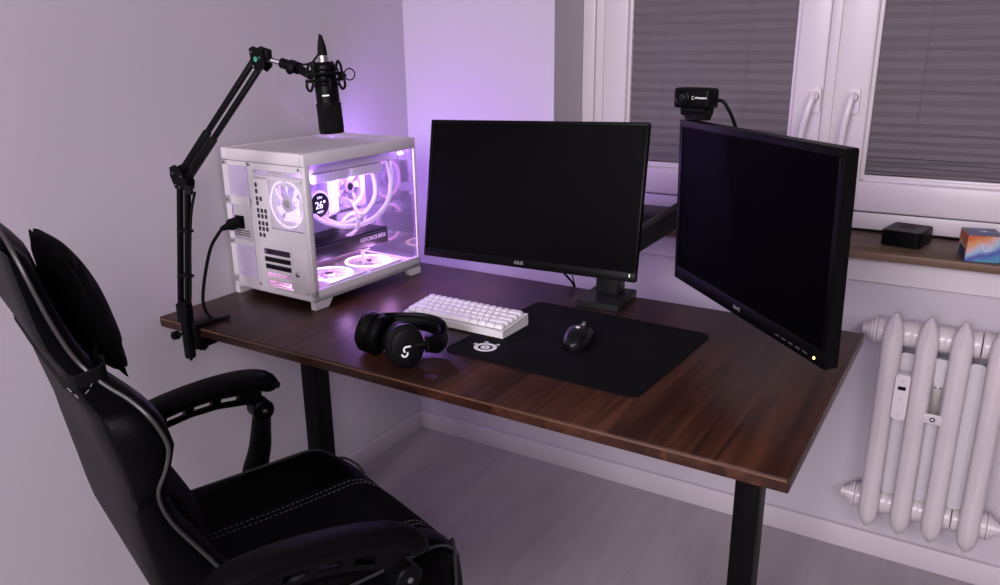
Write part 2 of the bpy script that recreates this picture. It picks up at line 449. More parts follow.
for z in (Z1 - .062, Z0 + .062):
    for i, x in enumerate(RX):
        bm = NB()
        lathe(bm, loc((x - .0375, RY + .05, z)), (1, 0, 0), [(0, .031), (.006, .033), (.018, .0305), (.0375, .029), (.057, .0305), (.069, .033), (.075, .031)], 24)
        bx(bm, x - .012 - 1.645, x + .012 - 1.645, RY + .012 + .09, RY + .088 + .09, z - .03, z + .03, .008)
        obj('hub', bm, rad_m, rad, 40)
    for sx, xx in ((-1, RX[0] - .0385), (1, RX[-1] + .0385)):
        if sx == 1 and z > .5: pass
        bm = NB()
        lathe(bm, loc((xx, RY + .05, z)), (sx, 0, 0), [(0, .033), (.006, .033), (.007, .026), (.014, .026), (.015, .019), (.022, .019), (.0225, .013), (.033, .013)], 6 if False else 20)
        obj('end_plug', bm, rad_m, rad, 30)
for x in (RX[0], RX[-1]):
    for z in (.30, .62):
        bm = NB(); cyl(bm, loc((x, RY + .06, z)), loc((x, -.0002, z)), .008); obj('wall_bracket', bm, rad_m, rad)
gap_m = pm('grey_ribbed_panel', (.50, .475, .505), .45)
for i in range(3):
    xm = (RX[i] + RX[i + 1]) / 2
    bm = NB(); zt = Z1 - .105; zb = Z0 + .095
    prism(bm, [(u, v) for u, v in rrect(.036, zt - zb, .012)], lambda u, v, t: loc((xm + u, RY + .034 + t, (zt + zb) / 2 + v)), 0, .008)
    for u in (-.008, 0, .008): bx(bm, xm + u - .0012 - 1.645, xm + u + .0012 - 1.645, RY + .0325 + .09, RY + .036 + .09, zb + .012, zt - .012)
    obj('rear_panel', bm, rad_m if False else gap_m, rad)
# heat meter between the first two columns
ax = (RX[0] + RX[1]) / 2 - .001
bm = NB(); prism(bm, rrect(.032, .118, .008), lambda u, v, t: loc((ax + u, RY - .012 + t, .533 + v)), 0, .028)
bmesh.ops.bevel(bm, geom=[e for e in bm.edges if all(abs(v.co.y - (RY - .012 + .09)) < 1e-4 for v in e.verts)], offset=.003, segments=2, affect='EDGES')
hm = obj('heat_meter', bm, white_m, rad)
hm['label'] = 'white heat meter with a small dark display'
bm = NB(); bx(bm, ax - .0085 - 1.645, ax + .0085 - 1.645, RY - .0128 + .09, RY - .011 + .09, .553, .562); obj('meter_display', bm, black_p, hm)
for zz, r_ in ((.577, .004), (.528, .0045), (.489, .004)):
    bm = NB(); cyl(bm, loc((ax, RY - .0125, zz)), loc((ax, RY - .0108, zz)), r_, n=14); obj('meter_screw', bm, gap_m, hm)
# clamp plate between the second and third column
bxc = (RX[1] + RX[2]) / 2
bm = NB(); bx(bm, bxc - .022 - 1.645, bxc + .022 - 1.645, RY - .006 + .09, RY + .004 + .09, .478, .502, .002)
cl = obj('clamp_plate', bm, rad_m, rad)
bm = NB(); ringbm(bm, loc((bxc, RY - .007, .49)), (0, 1, 0), .0048, .0014, 16, 6); obj('clamp_screw', bm, grey_steel, cl)
bm = NB()
o_ = [(-.014, .075), (.014, .075), (.014, .02), (0, -.002), (-.014, .02)]
prism(bm, o_, lambda u, v, t: loc((bxc + u, RY + .022 + t, .56 + v)), 0, .006)
obj('meter_backplate', bm, gap_m, rad)
bm = NB(); bx(bm, bxc - .009 - 1.645, bxc + .009 - 1.645, RY + .022 + .09, RY + .030 + .09, .478, .56, .001)
for s_ in (-1, 1): bx(bm, bxc + s_ * .0125 - .0015 - 1.645, bxc + s_ * .0125 + .0015 - 1.645, RY + .016 + .09, RY + .030 + .09, .49, .61)
obj('clamp_rod', bm, pm('aged_metal', (.30, .27, .25), .5, .5), rad)

# ------------------------------------------------------------------ desk
DH, DT = .74, .025
DO = V((.0035, -1.0159, 0)); DA = -.0093; DW, DD = 1.478, .717
desk = thing('desk', 'dark walnut desk with black steel legs', 'desk', DO, DA)
bm = NB(); bx(bm, 0, DW, 0, DD, DH - DT, DH, .0022, 2)
obj('tabletop', bm, desk_m, desk)
edge_glint_m = pm('painted_edge_glint', (.10, .05, .028), .4, noise=(14, .3))  # painted highlight: paler brown stands in for light catching the front edge
bm = NB(); bx(bm, .004, DW - .004, -.0009, .0004, DH - .0062, DH - .0026); eb = obj('edge_glint', bm, edge_glint_m, desk)
eb['label'] = 'painted pale highlight along the front edge'
for x in (.105, 1.318):
    bm = NB(); bx(bm, x, x + .05, .336, .396, .20, DH - DT - .02, .003)
    bx(bm, x - .004, x + .058, .33, .404, .042, .203, .003)
    lg = obj('leg', bm, steel_b, desk)
    bm = NB(); bx(bm, x - .006, x + .06, .10, .50, .004, .042, .006); obj('foot', bm, steel_b, lg)
    bm = NB(); bx(bm, x - .01, x + .06, .06, .66, DH - DT - .022, DH - DT - .0002, .003); obj('top_bracket', bm, steel_b, lg)
bm = NB(); bx(bm, .16, 1.315, .32, .36, DH - DT - .022, DH - DT - .0002, .002); bx(bm, .16, 1.315, .39, .43, DH - DT - .022, DH - DT - .0002, .002); obj('frame_rail', bm, steel_b, desk)

# ------------------------------------------------------------------ computer
PCX, PCY, PCA = .309, -.797, R(-2.6)
pc = thing('desktop_computer', 'white glass-sided desktop computer glowing violet on the desk', 'computer', (PCX, PCY, DH), PCA)
W, L_, HH = .300, .404, .382
# chassis: floor tray, rails, top, posts, feet
bm = NB()
bx(bm, -W, 0, 0, L_, .020, .032, .002)                    # bottom plate
bx(bm, -.013, 0, 0, L_, .020, .049, .002)                 # side lower rail
bx(bm, -W, -.013, L_ - .012, L_, .020, .040, .002)        # front lower rail
bx(bm, -W, -W + .018, 0, L_, .353, HH, .003); bx(bm, -.018, 0, 0, L_, .353, HH, .003)      # top rails
bx(bm, -W + .017, -.017, 0, .022, .353, HH, .002); bx(bm, -W + .017, -.017, L_ - .022, L_, .353, HH, .002)
bx(bm, -.012, 0, 0, .016, .03, .355, .002)                # rear corner post
bx(bm, -W, -W + .010, L_ - .012, L_, .03, .355, .002)     # hidden front post
bx(bm, -.006, 0, L_ - .007, L_, .03, .355, .0015)         # slim glass corner
bx(bm, -W, -W + .0025, .002, L_ - .01, .03, .355)         # back side panel against the wall
frame_o = obj('chassis', bm, case_m, pc)
bm = NB(); bx(bm, -W + .0175, -.0175, .0215, L_ - .0215, HH - .0045, HH - .0008, .0005, 1); obj('top_filter', bm, perf_top, pc)
bm = NB(); bx(bm, -W + .004, -.004, .006, .31, HH - .009, HH - .0046); obj('top_panel', bm, case_m, pc)
for x0, y0, y1 in ((-.016, 0, .06), (-.016, L_ - .06, L_), (-W, 0, .06), (-W, L_ - .06, L_)):
    bm = NB(); a = .012
    pts = [(y0, .02), (y0 + (.0 if y0 == 0 else a * 1.4), .0005), (y1 - (a * 1.4 if y0 == 0 else 0), .0005), (y1, .02)]
    prism(bm, pts, lambda u, v, t: (x0 + t, u, v), 0, .016); obj('foot', bm, case_m, pc)
bm = NB(); bx(bm, -.005, -.001, .016, L_ - .006, .048, .354); obj('side_glass', bm, glass_side, pc, None)
bm = NB(); bx(bm, -W + .010, -.006, L_ - .006, L_ - .002, .040, .354); obj('front_glass', bm, glass_front, pc, None)
hub_m0 = pm('seam_shadow_grey', (.16, .15, .16), .6)
# motherboard tray: splits the case, rear panel
TX = -.198
bm = NB(); bx(bm, TX - .004, TX, .004, L_ - .014, .032, .353); obj('motherboard_tray', bm, case_m, pc)
bm = NB()
def rp(x0, x1, z0, z1, t=.0025): bx(bm, x0, x1, 0, t, z0, z1, .0006, 1)
rp(-W, -W + .02, .032, .353); rp(-.206, -.186, .032, .353); rp(-W, TX, .032, .052); rp(-W, TX, .135, .15); rp(-W, TX, .24, .262); rp(-W, TX, .34, .353)
rp(-.186, -.012, .335, .353); rp(-.186, -.012, .313, .32); rp(-.186, -.134, .15, .318); rp(-.134, -.012, .15, .19); rp(-.018, -.012, .19, .318)
rp(-.186, -.172, .032, .15); rp(-.076, -.012, .032, .15); rp(-.172, -.076, .032, .04); rp(-.172, -.076, .138, .15)
for z in (.06, .082, .101, .12): rp(-.172, -.076, z - .003, z + .003)
obj('rear_panel', bm, case_m, pc)
bm = NB(); bx(bm, -.186, -.012, .0008, .0016, .32, .335); bx(bm, -W + .02, -.206, .0008, .0016, .262, .34); obj('mesh_vent', bm, perf_m, pc, None)
bm = NB(); bx(bm, -W + .02, -.206, .0008, .0016, .052, .135); obj('mesh_vent', bm, perf_m, pc, None)
bm = NB(); bx(bm, -W + .022, -.207, .0022, .02, .15, .24, .002)
ps = obj('power_supply', bm, pm('grey_white_steel', (.5, .47, .49), .45), pc)
bm = NB(); bx(bm, -.272, -.238, -.0012, .004, .178, .212, .003); obj('power_socket', bm, black_p, ps)
bm = NB()
for z in (.160, .166, .172): bx(bm, -.29, -.22, .0015, .0024, z, z + .002)
obj('socket_grill', bm, grey_steel, ps)
for x, z in ((-.293, .345), (-.293, .25), (-.293, .142), (-.293, .04), (-.02, .345), (-.02, .04), (-.196, .345), (-.196, .04)):
    bm = NB(); lathe(bm, (x, 0, z), (0, -1, 0), [(0, .0036), (.001, .0036), (.0016, .0022)], 12); obj('panel_screw', bm, metal, pc)
bm = NB(); bx(bm, -W + .001, -.001, -.0003, .001, .3515, .3528); bx(bm, -.2055, -.2047, -.0003, .001, .034, .352); bx(bm, -.0705, -.0699, -.0003, .001, .034, .15); obj('panel_seam', bm, hub_m0, pc)
# i/o cutouts
bm = NB()
rnd = random.Random(3)
for z, n in ((.292, 1), (.276, 1), (.258, 2), (.246, 1), (.228, 3), (.214, 3), (.196, 3), (.182, 3), (.166, 2)):
    for k in range(n):
        x = -.182 + k * .0135; bx(bm, x, x + .0095, -.0006, .0012, z, z + .011, .0008, 1)
obj('port', bm, dark_pcb, pc)
# card slots: two dark bracket vents over three bright ones
for k, z in enumerate((.110, .091)):
    bm = NB(); bx(bm, -.171, -.077, .001, .004, z - .0065, z + .0065)
    sl = obj('slot_cover', bm, dark_pcb, pc); sl['label'] = 'dark vented slot cover'
    bm = NB()
    for i in range(9): bx(bm, -.168 + i * .0102, -.1615 + i * .0102, -.0002, .0011, z - .004, z + .004, .001, 1)
    obj('slot_port', bm, black_p, sl)
for z in (.071, .050):
    bm = NB()
    for dz in (-.0066, 0, .0066): bx(bm, -.171, -.077, .0012, .0024, z + dz - .0014, z + dz + .0014)
    bx(bm, -.172, -.166, .0012, .0024, z - .008, z + .008); bx(bm, -.082, -.076, .0012, .0024, z - .008, z + .008)
    obj('slot_cover', bm, case_m, pc, None)
bm = NB(); bx(bm, -.066, -.014, -.0012, .0, .036, .148, .001); cd = obj('slot_door', bm, case_m, pc)
bm = NB(); lathe(bm, (-.052, -.0012, .085), (0, -1, 0), [(0, .0062), (.003, .0062), (.004, .005), (.005, .0025)], 16); obj('thumb_screw', bm, metal, cd)

# fans: frame, blades, hub, lit ring
led_soft = pm('soft_violet_led', (.8, .7, 1), .4, emit=(.75, .55, 1), es=1.3)
blade_lit = pm('glowing_fan_blade', (.75, .72, .82), .35, emit=(.68, .55, 1), es=1.1)
def fan(c, axis, led, name='case_fan', s=.12, blades=7, ringw=.0035, grill=None, bl=None):
    x, y, d = frame_of(axis); c = V(c); h = s / 2
    t = thing(name, '', ''); del t['label']; del t['category']; t.parent = pc; t.location = (0, 0, 0)
    bm = NB()
    ol = rrect(s, s, .008, 3); n = len(ol); ang = [math.atan2(v, u) for u, v in ol]; ri = h - .006
    def P(u, v, t_): return c + x * u + y * v + d * t_
    o0 = [bm.verts.new(P(u, v, -.0115)) for u, v in ol]; o1 = [bm.verts.new(P(u, v, .0105)) for u, v in ol]
    i0 = [bm.verts.new(P(ri * math.cos(a), ri * math.sin(a), -.0115)) for a in ang]; i1 = [bm.verts.new(P(ri * math.cos(a), ri * math.sin(a), .0105)) for a in ang]
    for i in range(n):
        j = (i + 1) % n
        for a, b in ((o0, o1), (o1, i1), (i1, i0), (i0, o0)): bm.faces.new((a[i], a[j], b[j], b[i]))
    obj('fan_frame', bm, fan_m, t)
    bm = NB(); ringbm(bm, c + d * .0115, d, ri - .001, ringw, 36, 8, flat=(ringw, .002)); obj('led_ring', bm, led, t)
    bm = NB()
    for k in range(blades):
        a0 = 2 * PI * k / blades; rows = []
        for q in range(5):
            rr_ = .018 + (ri - .022) * q / 4; row = []
            for w_ in range(4):
                a = a0 + (.62 - .12 * q / 4) * w_ / 3 + .22 * q / 4
                row.append(bm.verts.new(c + x * rr_ * math.cos(a) + y * rr_ * math.sin(a) + d * (-.006 + .012 * w_ / 3)))
            rows.append(row)
        for A, B in zip(rows[:-1], rows[1:]):
            for w_ in range(3): bm.faces.new((A[w_], A[w_ + 1], B[w_ + 1], B[w_]))
    b_ = obj('fan_blades', bm, bl or fan_blade_m, t)
    b_.modifiers.new('thickness', 'SOLIDIFY').thickness = .0012
    bm = NB(); lathe(bm, c - d * .010, d, [(0, .0195), (.0195, .0195), (.0215, .0175)], 24); obj('fan_hub', bm, hub_m, t)
    bm = NB(); cyl(bm, c + d * .0115, c + d * .0121, .0105, n=20); obj('hub_badge', bm, grey_steel if name == 'case_fan' else led, t)
    return t
fan_blade_m = pm('frosted_fan_blade', (.75, .72, .82), .35, emit=(.66, .42, 1), es=.3)
hub_m = pm('grey_fan_hub', (.42, .38, .44), .45)
RF = (-.076, .016, .257)
fan(RF, (0, -1, 0), led_soft, s=.128, ringw=.0022, bl=blade_lit)
bm = NB(); bx(bm, -.134, -.018, .0006, .0014, .19, .318); obj('fan_grill', bm, grill_m, pc, None)
fan((-.074, .122, .0445), (0, 0, 1), led_blue, s=.134)
fan((-.074, .270, .0445), (0, 0, 1), led_warm, s=.134)
fan((TX + .0125, .322, .245), (1, 0, 0), led_pink)
fan((TX + .0125, .322, .115), (1, 0, 0), led_pink)
# top radiator and its two fans
bm = NB(); bx(bm, -.165, -.04, .04, .372, .325, .352, .003); tr = obj('radiator_core', bm, fan_m, pc)
for yy in (.118, .245):
    fan((-.092, yy, .3125), (0, 0, -1), led_viol)
# motherboard and things on it
bm = NB(); bx(bm, TX + .0005, TX + .003, .022, .272, .07, .318); mb = obj('motherboard', bm, board_m, pc)
bm = NB(); bx(bm, TX + .003, TX + .03, .024, .052, .205, .312, .004); bx(bm, TX + .003, TX + .026, .06, .16, .295, .316, .004); obj('heatsink', bm, pm('silver_heatsink', (.55, .5, .6), .4, .3), mb)
bm = NB(); bx(bm, TX + .003, TX + .028, .055, .15, .108, .128, .003); obj('heatsink', bm, pm('pale_heatsink', (.5, .46, .55), .4, .2), mb)
for k in range(4):
    y = .215 + k * .0095
    bm = NB(); bx(bm, TX + .003, TX + .045, y, y + .006, .185, .312, .001); mm = obj('memory_stick', bm, dark_pcb if k % 2 else fan_m, mb)
    bm = NB(); bx(bm, TX + .045, TX + .048, y + .0005, y + .0055, .187, .31); obj('light_bar', bm, led_viol, mm)
# pump block with round display, seen edge-on through the side glass
pcx = V((-.13, .158, .225))
bm = NB(); lathe(bm, V((TX + .003, pcx.y, pcx.z)), (1, 0, 0), [(0, .034), (.03, .036), (.046, .036), (.05, .0385), (.066, .0385), (.069, .037)], 36)
pump = obj('cooler_pump', bm, fan_m, pc)
px0 = TX + .072
bm = NB(); lathe(bm, V((px0 - .0006, pcx.y, pcx.z)), (1, 0, 0), [(0, .0318), (.0012, .0318)], 36); obj('pump_display', bm, pm('black_display', (.002, .002, .004), .15), pump)
tM = lambda dz, dy=0: face_mat((px0 + .0009, pcx.y + dy, pcx.z + dz), (0, 1, 0), (0, 0, 1))
text('display_digits', '26°', .027, lcd_txt, pump, tM(-.001, .002), bold=.0001)
text('display_caption', 'CPU', .009, lcd_txt, pump, tM(.019))
text('display_caption', 'NZXT', .008, lcd_txt, pump, tM(-.019))
# coolant tubes
def P(px, py, pz): return V((px, py, pz))
bm = NB(); tube(bm, [P(-.135, .135, .205), P(-.10, .150, .180), P(-.07, .20, .166), P(-.055, .275, .172), P(-.05, .335, .21), P(-.052, .357, .27), P(-.06, .350, .345)], .0068, 12); obj('coolant_tube', bm, tube_m, pc)
bm = NB(); tube(bm, [P(-.13, .168, .188), P(-.09, .19, .172), P(-.064, .24, .186), P(-.054, .285, .222), P(-.054, .295, .27), P(-.066, .28, .345)], .0068, 12); obj('coolant_tube', bm, tube_m, pc)
# graphics card: slab with fans below, backplate, printed edge, brace
gz = .118
bm = NB(); bx(bm, TX + .012, -.062, .02, .345, gz - .022, gz + .016, .004)
gpu = obj('graphics_card', bm, dark_pcb, pc)
bm = NB(); bx(bm, TX + .014, -.066, .03, .348, gz + .0155, gz + .0195, .001); obj('backplate', bm, black_s, gpu)
text('card_lettering', 'GEFORCE RTX', .0155, pm('pale_lettering', (.75, .7, .8), .5), gpu, face_mat((-.0616, .283, gz + .002), (0, 1, 0), (0, 0, 1)))
for yy in (.09, .19, .29):
    bm = NB(); lathe(bm, V((-.125, yy, gz - .022)), (0, 0, -1), [(0, .044), (.003, .044), (.0035, .04), (.001, .036), (.001, .014), (.004, .013)], 28); obj('card_fan', bm, black_p, gpu)
bm = NB(); cyl(bm, (-.075, .252, .034), (-.075, .252, gz - .024), .0055, n=14); lathe(bm, (-.075, .252, .058), (0, 0, -1), [(0, .011), (.001, .013)], 16); bx(bm, -.09, -.06, .24, .264, gz - .0262, gz - .0222, .001)
obj('card_brace', bm, tube_m, pc)
# combed white power leads arching over the card
for k in range(6):
    bm = NB(); o_ = k * .0042
    tube(bm, [P(TX + .01, .262, .20 + o_), P(-.14, .268 - o_ * .3, .205 + o_), P(-.085 + o_ * .2, .255 - o_, .20 + o_ * .8), P(-.058 + o_ * .3, .232 - o_, .165), P(-.062, .200 - o_ * .9, .142 + o_ * .2)], .0021, 6); obj('power_lead', bm, tube_m, pc)
bm = NB(); box(bm, (-.07, .245, .186), (.022, .008, .03), .002, 2, Euler((.5, .3, 0)).to_matrix()); obj('cable_comb', bm, tube_m, pc)
bm = NB(); tube(bm, [P(TX + .004, .225, .175), P(-.16, .222, .18), P(-.13, .20, .192), P(-.14, .17, .178)], .005, 8); tube(bm, [P(TX + .004, .24, .18), P(-.15, .24, .188), P(-.12, .212, .198), P(-.135, .175, .184)], .004, 8); obj('board_cable', bm, tube_m, pc)

# power cable with plug
cab = thing('power_cable', 'black power cable plugged into the back of the white computer', 'cable', (.09, -.82, .94))
o0 = V((.09, -.82, .94))
d_ = V((.055, -.80, .938)) ; plug_ax = V((.02, -.05, -.012))
bm = NB()
pl0 = V((.0555, -.7985, .936))
lathe(bm, pl0 - o0, (.10, -.99, -.12), [(0, .0145), (.018, .0155), (.024, .012), (.03, .009), (.05, .006)], 18)
obj('plug', bm, black_r, cab)
pe = pl0 + V((.10, -.99, -.12)).normalized() * .048
bm = NB(); tube(bm, [pe - o0, V((.070, -.868, .922)) - o0, V((.086, -.91, .893)) - o0, V((.109, -.958, .821)) - o0, V((.126, -.978, .775)) - o0, V((.150, -.975, .7465)) - o0, V((.165, -.94, .7450)) - o0], .0042, 8); obj('cord', bm, black_r, cab)

# ------------------------------------------------------------------ microphone arm
arm = thing('microphone_stand', 'black scissor microphone arm clamped to the left front desk corner', 'microphone arm', (.138, -1.02, .74))
ao = V((.138, -1.02, .74))
def seg(p0, p1, w, d, name, par=arm, mat=steel_b, bev=.002, o=ao):
    p0, p1 = V(p0), V(p1); ax = p1 - p0; x, y, z_ = frame_of(ax)
    Mx = Matrix((x, y, z_)).transposed()
    bm = NB(); box(bm, (p0 + p1) / 2 - o, (w, d, ax.length), bev, 2, Mx); return obj(name, bm, mat, par)
# clamp: upper jaw, spine, lower jaw, screw
bm = NB()
bx(bm, -.022, .022, -.012, .048, .0006, .0085, .002); bx(bm, -.022, .022, -.016, -.0035, -.046, .0085, .002); bx(bm, -.022, .022, -.016, .044, -.050, -.043, .002)
clamp = obj('clamp', bm, steel_b, arm)
bm = NB(); cyl(bm, (0, .018, -.064), (0, .018, -.036), .006); lathe(bm, (0, .018, -.0275), (0, 0, -1), [(0, .014), (.006, .014), (.009, .007)], 20); bx(bm, -.002, .002, .006, .030, -.063, -.059, .001); obj('clamp_screw', bm, steel_b, clamp)
bm = NB(); cyl(bm, (0, -.021, -.066), (0, -.021, .03), .0125, .0125, 20); lathe(bm, (0, -.021, -.066), (0, 0, -1), [(0, .0125), (.004, .011), (.005, .004), (.012, .003)], 16); obj('post', bm, steel_b, clamp)
bm = NB(); cyl(bm, (-.01, -.021, -.012), (-.03, -.026, -.018), .004); lathe(bm, (-.028, -.0255, -.0175), (-1, -.25, -.3), [(0, .007), (.002, .0105), (.014, .0105), (.017, .006)], 10); obj('clamp_knob', bm, black_p, clamp)
B0 = V((.138, -1.041, .785)); E1 = V((.170, -1.022, 1.090)); J1 = V((.388, -.97, 1.338))
bm = NB(); box(bm, B0 - ao + V((0, 0, -.006)), (.034, .022, .048), .004); bx(bm, -.005, .02, -.03, -.012, .035, .07, .002); obj('base_joint', bm, steel_b, arm)
ox = V((.0125, 0, 0))
for s_ in (-1, 1):
    seg(B0 + ox * s_, E1 + ox * s_ + V((0, 0, -.012)), .0115, .0115, 'lower_bar')
bm = NB(); pts_ = [B0 + V((.021, .002, .02)), B0.lerp(E1, .2) + V((.022, 0, 0)), B0.lerp(E1, .5) + V((.0215, .0, 0)), B0.lerp(E1, .75) + V((.0215, .004, 0)), E1 + V((.018, .012, -.03))]
tube(bm, [p - ao for p in pts_], .003, 8); obj('microphone_cable', bm, black_r, arm)
for q in (.28, .62):
    bm = NB(); p = B0.lerp(E1, q); box(bm, p - ao + V((.008, 0, 0)), (.034, .016, .006), .001); obj('cable_tie', bm, black_r, arm)
# elbow: side plates and knobs
axU = (J1 - E1).normalized(); perpU = V((-axU.z, 0, axU.x)).normalized()
bm = NB()
for s_ in (-1, 1):
    ol = [(-.026, .024), (-.008, .030), (.012, .016), (.024, -.006), (.018, -.024), (-.016, -.022), (-.028, .004)]
    prism(bm, ol, lambda u, v, t: V((E1.x + u, E1.y + s_ * .009 + t * s_, E1.z + v)) - ao, 0, .0025)
elb = obj('elbow_bracket', bm, steel_b, arm)
for u, v in ((-.016, .012), (-.012, -.014), (.0, -.018), (.010, .006)):
    bm = NB(); cyl(bm, V((E1.x + u, E1.y - .0135, E1.z + v)) - ao, V((E1.x + u, E1.y - .0112, E1.z + v)) - ao, .0022, n=10); obj('rivet', bm, metal, elb)
bm = NB(); lathe(bm, V((E1.x + .024, E1.y - .008, E1.z - .012)) - ao, (.25, -.1, -.95), [(0, .006), (.003, .0085), (.02, .0085), (.022, .006)], 10); obj('elbow_knob', bm, black_p, elb)
up_a = E1 + axU * .012
for s_ in (-1, 1):
    o_ = perpU * (.0105 * s_)
    seg(up_a + o_, J1 + o_ - axU * .006, .011, .011, 'upper_bar')
    seg(up_a + o_ * 1.0, up_a.lerp(J1, .36) + o_ * 1.0, .0145, .0145, 'upper_sleeve')
# head joint
bm = NB()
for s_ in (-1, 1):
    ol = [(-.017, .020), (-.006, .025), (.022, .018), (.022, -.014), (.006, -.025), (-.012, -.016)]
    prism(bm, ol, lambda u, v, t: V((J1.x + u, J1.y + s_ * .009 + t * s_, J1.z + v)) - ao, 0, .0025)
hj = obj('head_joint', bm, steel_b, arm)
bm = NB(); cyl(bm, J1 - ao + V((.001, -.0132, 0)), J1 - ao + V((.001, -.0112, 0)), .0052, n=16); gb = obj('badge', bm, green_m, hj); gb['label'] = 'small round green badge'
for u, v in ((-.010, .014), (-.007, -.013), (.013, .003)):
    bm = NB(); cyl(bm, V((J1.x + u, J1.y - .0135, J1.z + v)) - ao, V((J1.x + u, J1.y - .0112, J1.z + v)) - ao, .0022, n=10); obj('rivet', bm, metal, hj)
MH = V((.470, -.955, 1.322))
bm = NB(); cyl(bm, J1 + V((.012, 0, .002)) - ao, MH + V((-.036, -.003, .0085)) - ao, .0052, n=14); obj('mount_stud', bm, metal, arm)
bm = NB(); lathe(bm, V((.409, -.968, 1.335)) - ao, (0, 0, 1), [(0, .007), (.003, .0085), (.02, .0085), (.022, .006)], 10); obj('head_knob', bm, black_p, arm)

# ------------------------------------------------------------------ microphone in its shock mount
mt, mbm = V((.5465, -.957, 1.332)), V((.5555, -.957, 1.197))
mo = mbm.copy()
mic = thing('microphone', 'black condenser microphone hanging upside down from the scissor arm', 'microphone', mo)
axd = (mbm - mt).normalized()
bm = NB(); lathe(bm, mt - mo, axd, [(0, .017), (.004, .021), (.008, .0225), (.026, .0225), (.027, .0215), (.031, .0215), (.032, .0225), (.076, .0225), (.077, .0205)], 32)
obj('body', bm, black_s, mic)
grille_m = pm('black_mesh_grille', (.0025, .0025, .003), .6, spec=.12, bump=(1800, .6))
bm = NB(); lathe(bm, mt - mo, axd, [(.0765, .0205), (.077, .0245), (.080, .0248), (.081, .0238), (.126, .0243), (.132, .0236), (.135, .021)], 32); obj('grille', bm, grille_m, mic)
bm = NB()
side = V((.55, -.8, 0)); side = (side - axd * side.dot(axd)).normalized()
s2_ = side.cross(axd).normalized()
for k in (-1, 0, 1):
    c_ = mt + axd * .0795 + side * .024 + s2_ * (.0055 * k) - mo
    box(bm, c_, (.0035, .004, .008), .0005, 1, Matrix((s2_, side, axd)).transposed())
obj('grille_rib', bm, black_p, mic)
bm = NB(); Mx = Matrix((s2_, side, axd)).transposed(); box(bm, mt + axd * .062 + side * .0226 - mo, (.013, .0012, .0024), 0, 1, Mx); pb = obj('name_badge', bm, metal, mic)
bm = NB(); lathe(bm, mt - mo, -axd, [(-.002, .0125), (.001, .0125), (.001, .0098), (.012, .0098)], 24); obj('connector_ring', bm, metal, mic)
bm = NB(); lathe(bm, mt - mo - axd * .0105, -axd, [(0, .009), (.004, .0092), (.018, .0082), (.028, .006), (.036, .004), (.039, .003)], 20); obj('cable_plug', bm, black_r, mic)
ct = mt - axd * .048
bm = NB(); tube(bm, [ct - mo, ct + V((-.003, .001, .0015)) - mo, ct + V((-.006, .006, -.008)) - mo, V((.5355, -.948, 1.358)) - mo, V((.515, -.946, 1.338)) - mo, V((.495, -.945, 1.328)) - mo, V((.455, -.948, 1.328)) - mo], .0021, 8); obj('cable', bm, black_r, mic)
# shock mount: inner and outer hoops, elastic loops, yoke
mc = mt + axd * .026
sm_b = NB()
ringbm(sm_b, mc - axd * .012 - mo, axd, .025, .0022, 28, 6); ringbm(sm_b, mc + axd * .016 - mo, axd, .025, .0022, 28, 6)
for k in range(4):
    a = PI / 4 + k * PI / 2; x_, y_, _ = frame_of(axd); o_ = x_ * math.cos(a) + y_ * math.sin(a)
    cyl(sm_b, mc - axd * .012 + o_ * .025 - mo, mc + axd * .016 + o_ * .025 - mo, .002, n=8)
sm = obj('shock_mount', sm_b, black_p, mic)
bm = NB(); ringbm(bm, mc - axd * .004 - mo, axd, .036, .0028, 32, 8); ringbm(bm, mc + axd * .008 - mo, axd, .036, .0028, 32, 8); obj('outer_hoop', bm, black_p, sm)
x_, y_, _ = frame_of(axd)
for k in range(8):
    a = k * PI / 4 + .2; o_ = x_ * math.cos(a) + y_ * math.sin(a)
    bm = NB(); s_ = 1 if k % 2 else -1
    tube(bm, [mc + o_ * .0365 + axd * (.004) - mo, mc + o_ * .037 + axd * (.018 * s_ + .002) - mo, mc + o_ * .031 + axd * (.026 * s_) - mo, mc + o_ * .0255 + axd * (.014 * s_ + .002) - mo], .0026, 7); obj('elastic_loop', bm, black_r, sm)
bm = NB(); cyl(bm, MH + V((-.034, -.003, .008)) - mo, MH + V((-.012, 0, .003)) - mo, .0105, .0095, 18); cyl(bm, MH + V((-.0125, 0, .003)) - mo, MH + V((.008, 0, -.002)) - mo, .0125, .012, 18); cyl(bm, MH + V((.0075, 0, -.002)) - mo, mc - x_ * 0 + V((-.037, .0, 0)) - mo, .009, .008, 14); obj('yoke', bm, black_p, sm)
bm = NB(); lathe(bm, MH + V((.004, -.012, -.002)) - mo, (.1, -1, -.2), [(0, .006), (.002, .009), (.012, .009), (.014, .006)], 12); obj('yoke_knob', bm, black_p, sm)
bm = NB(); cyl(bm, mc + V((.037, 0, .0)) - mo, mc + V((.052, 0, .002)) - mo, .004, .003, 10); ringbm(bm, mc + V((.062, 0, .004)) - mo, (.35, -.9, .1), .0105, .0013, 24, 6); obj('cable_loop', bm, black_p, sm)

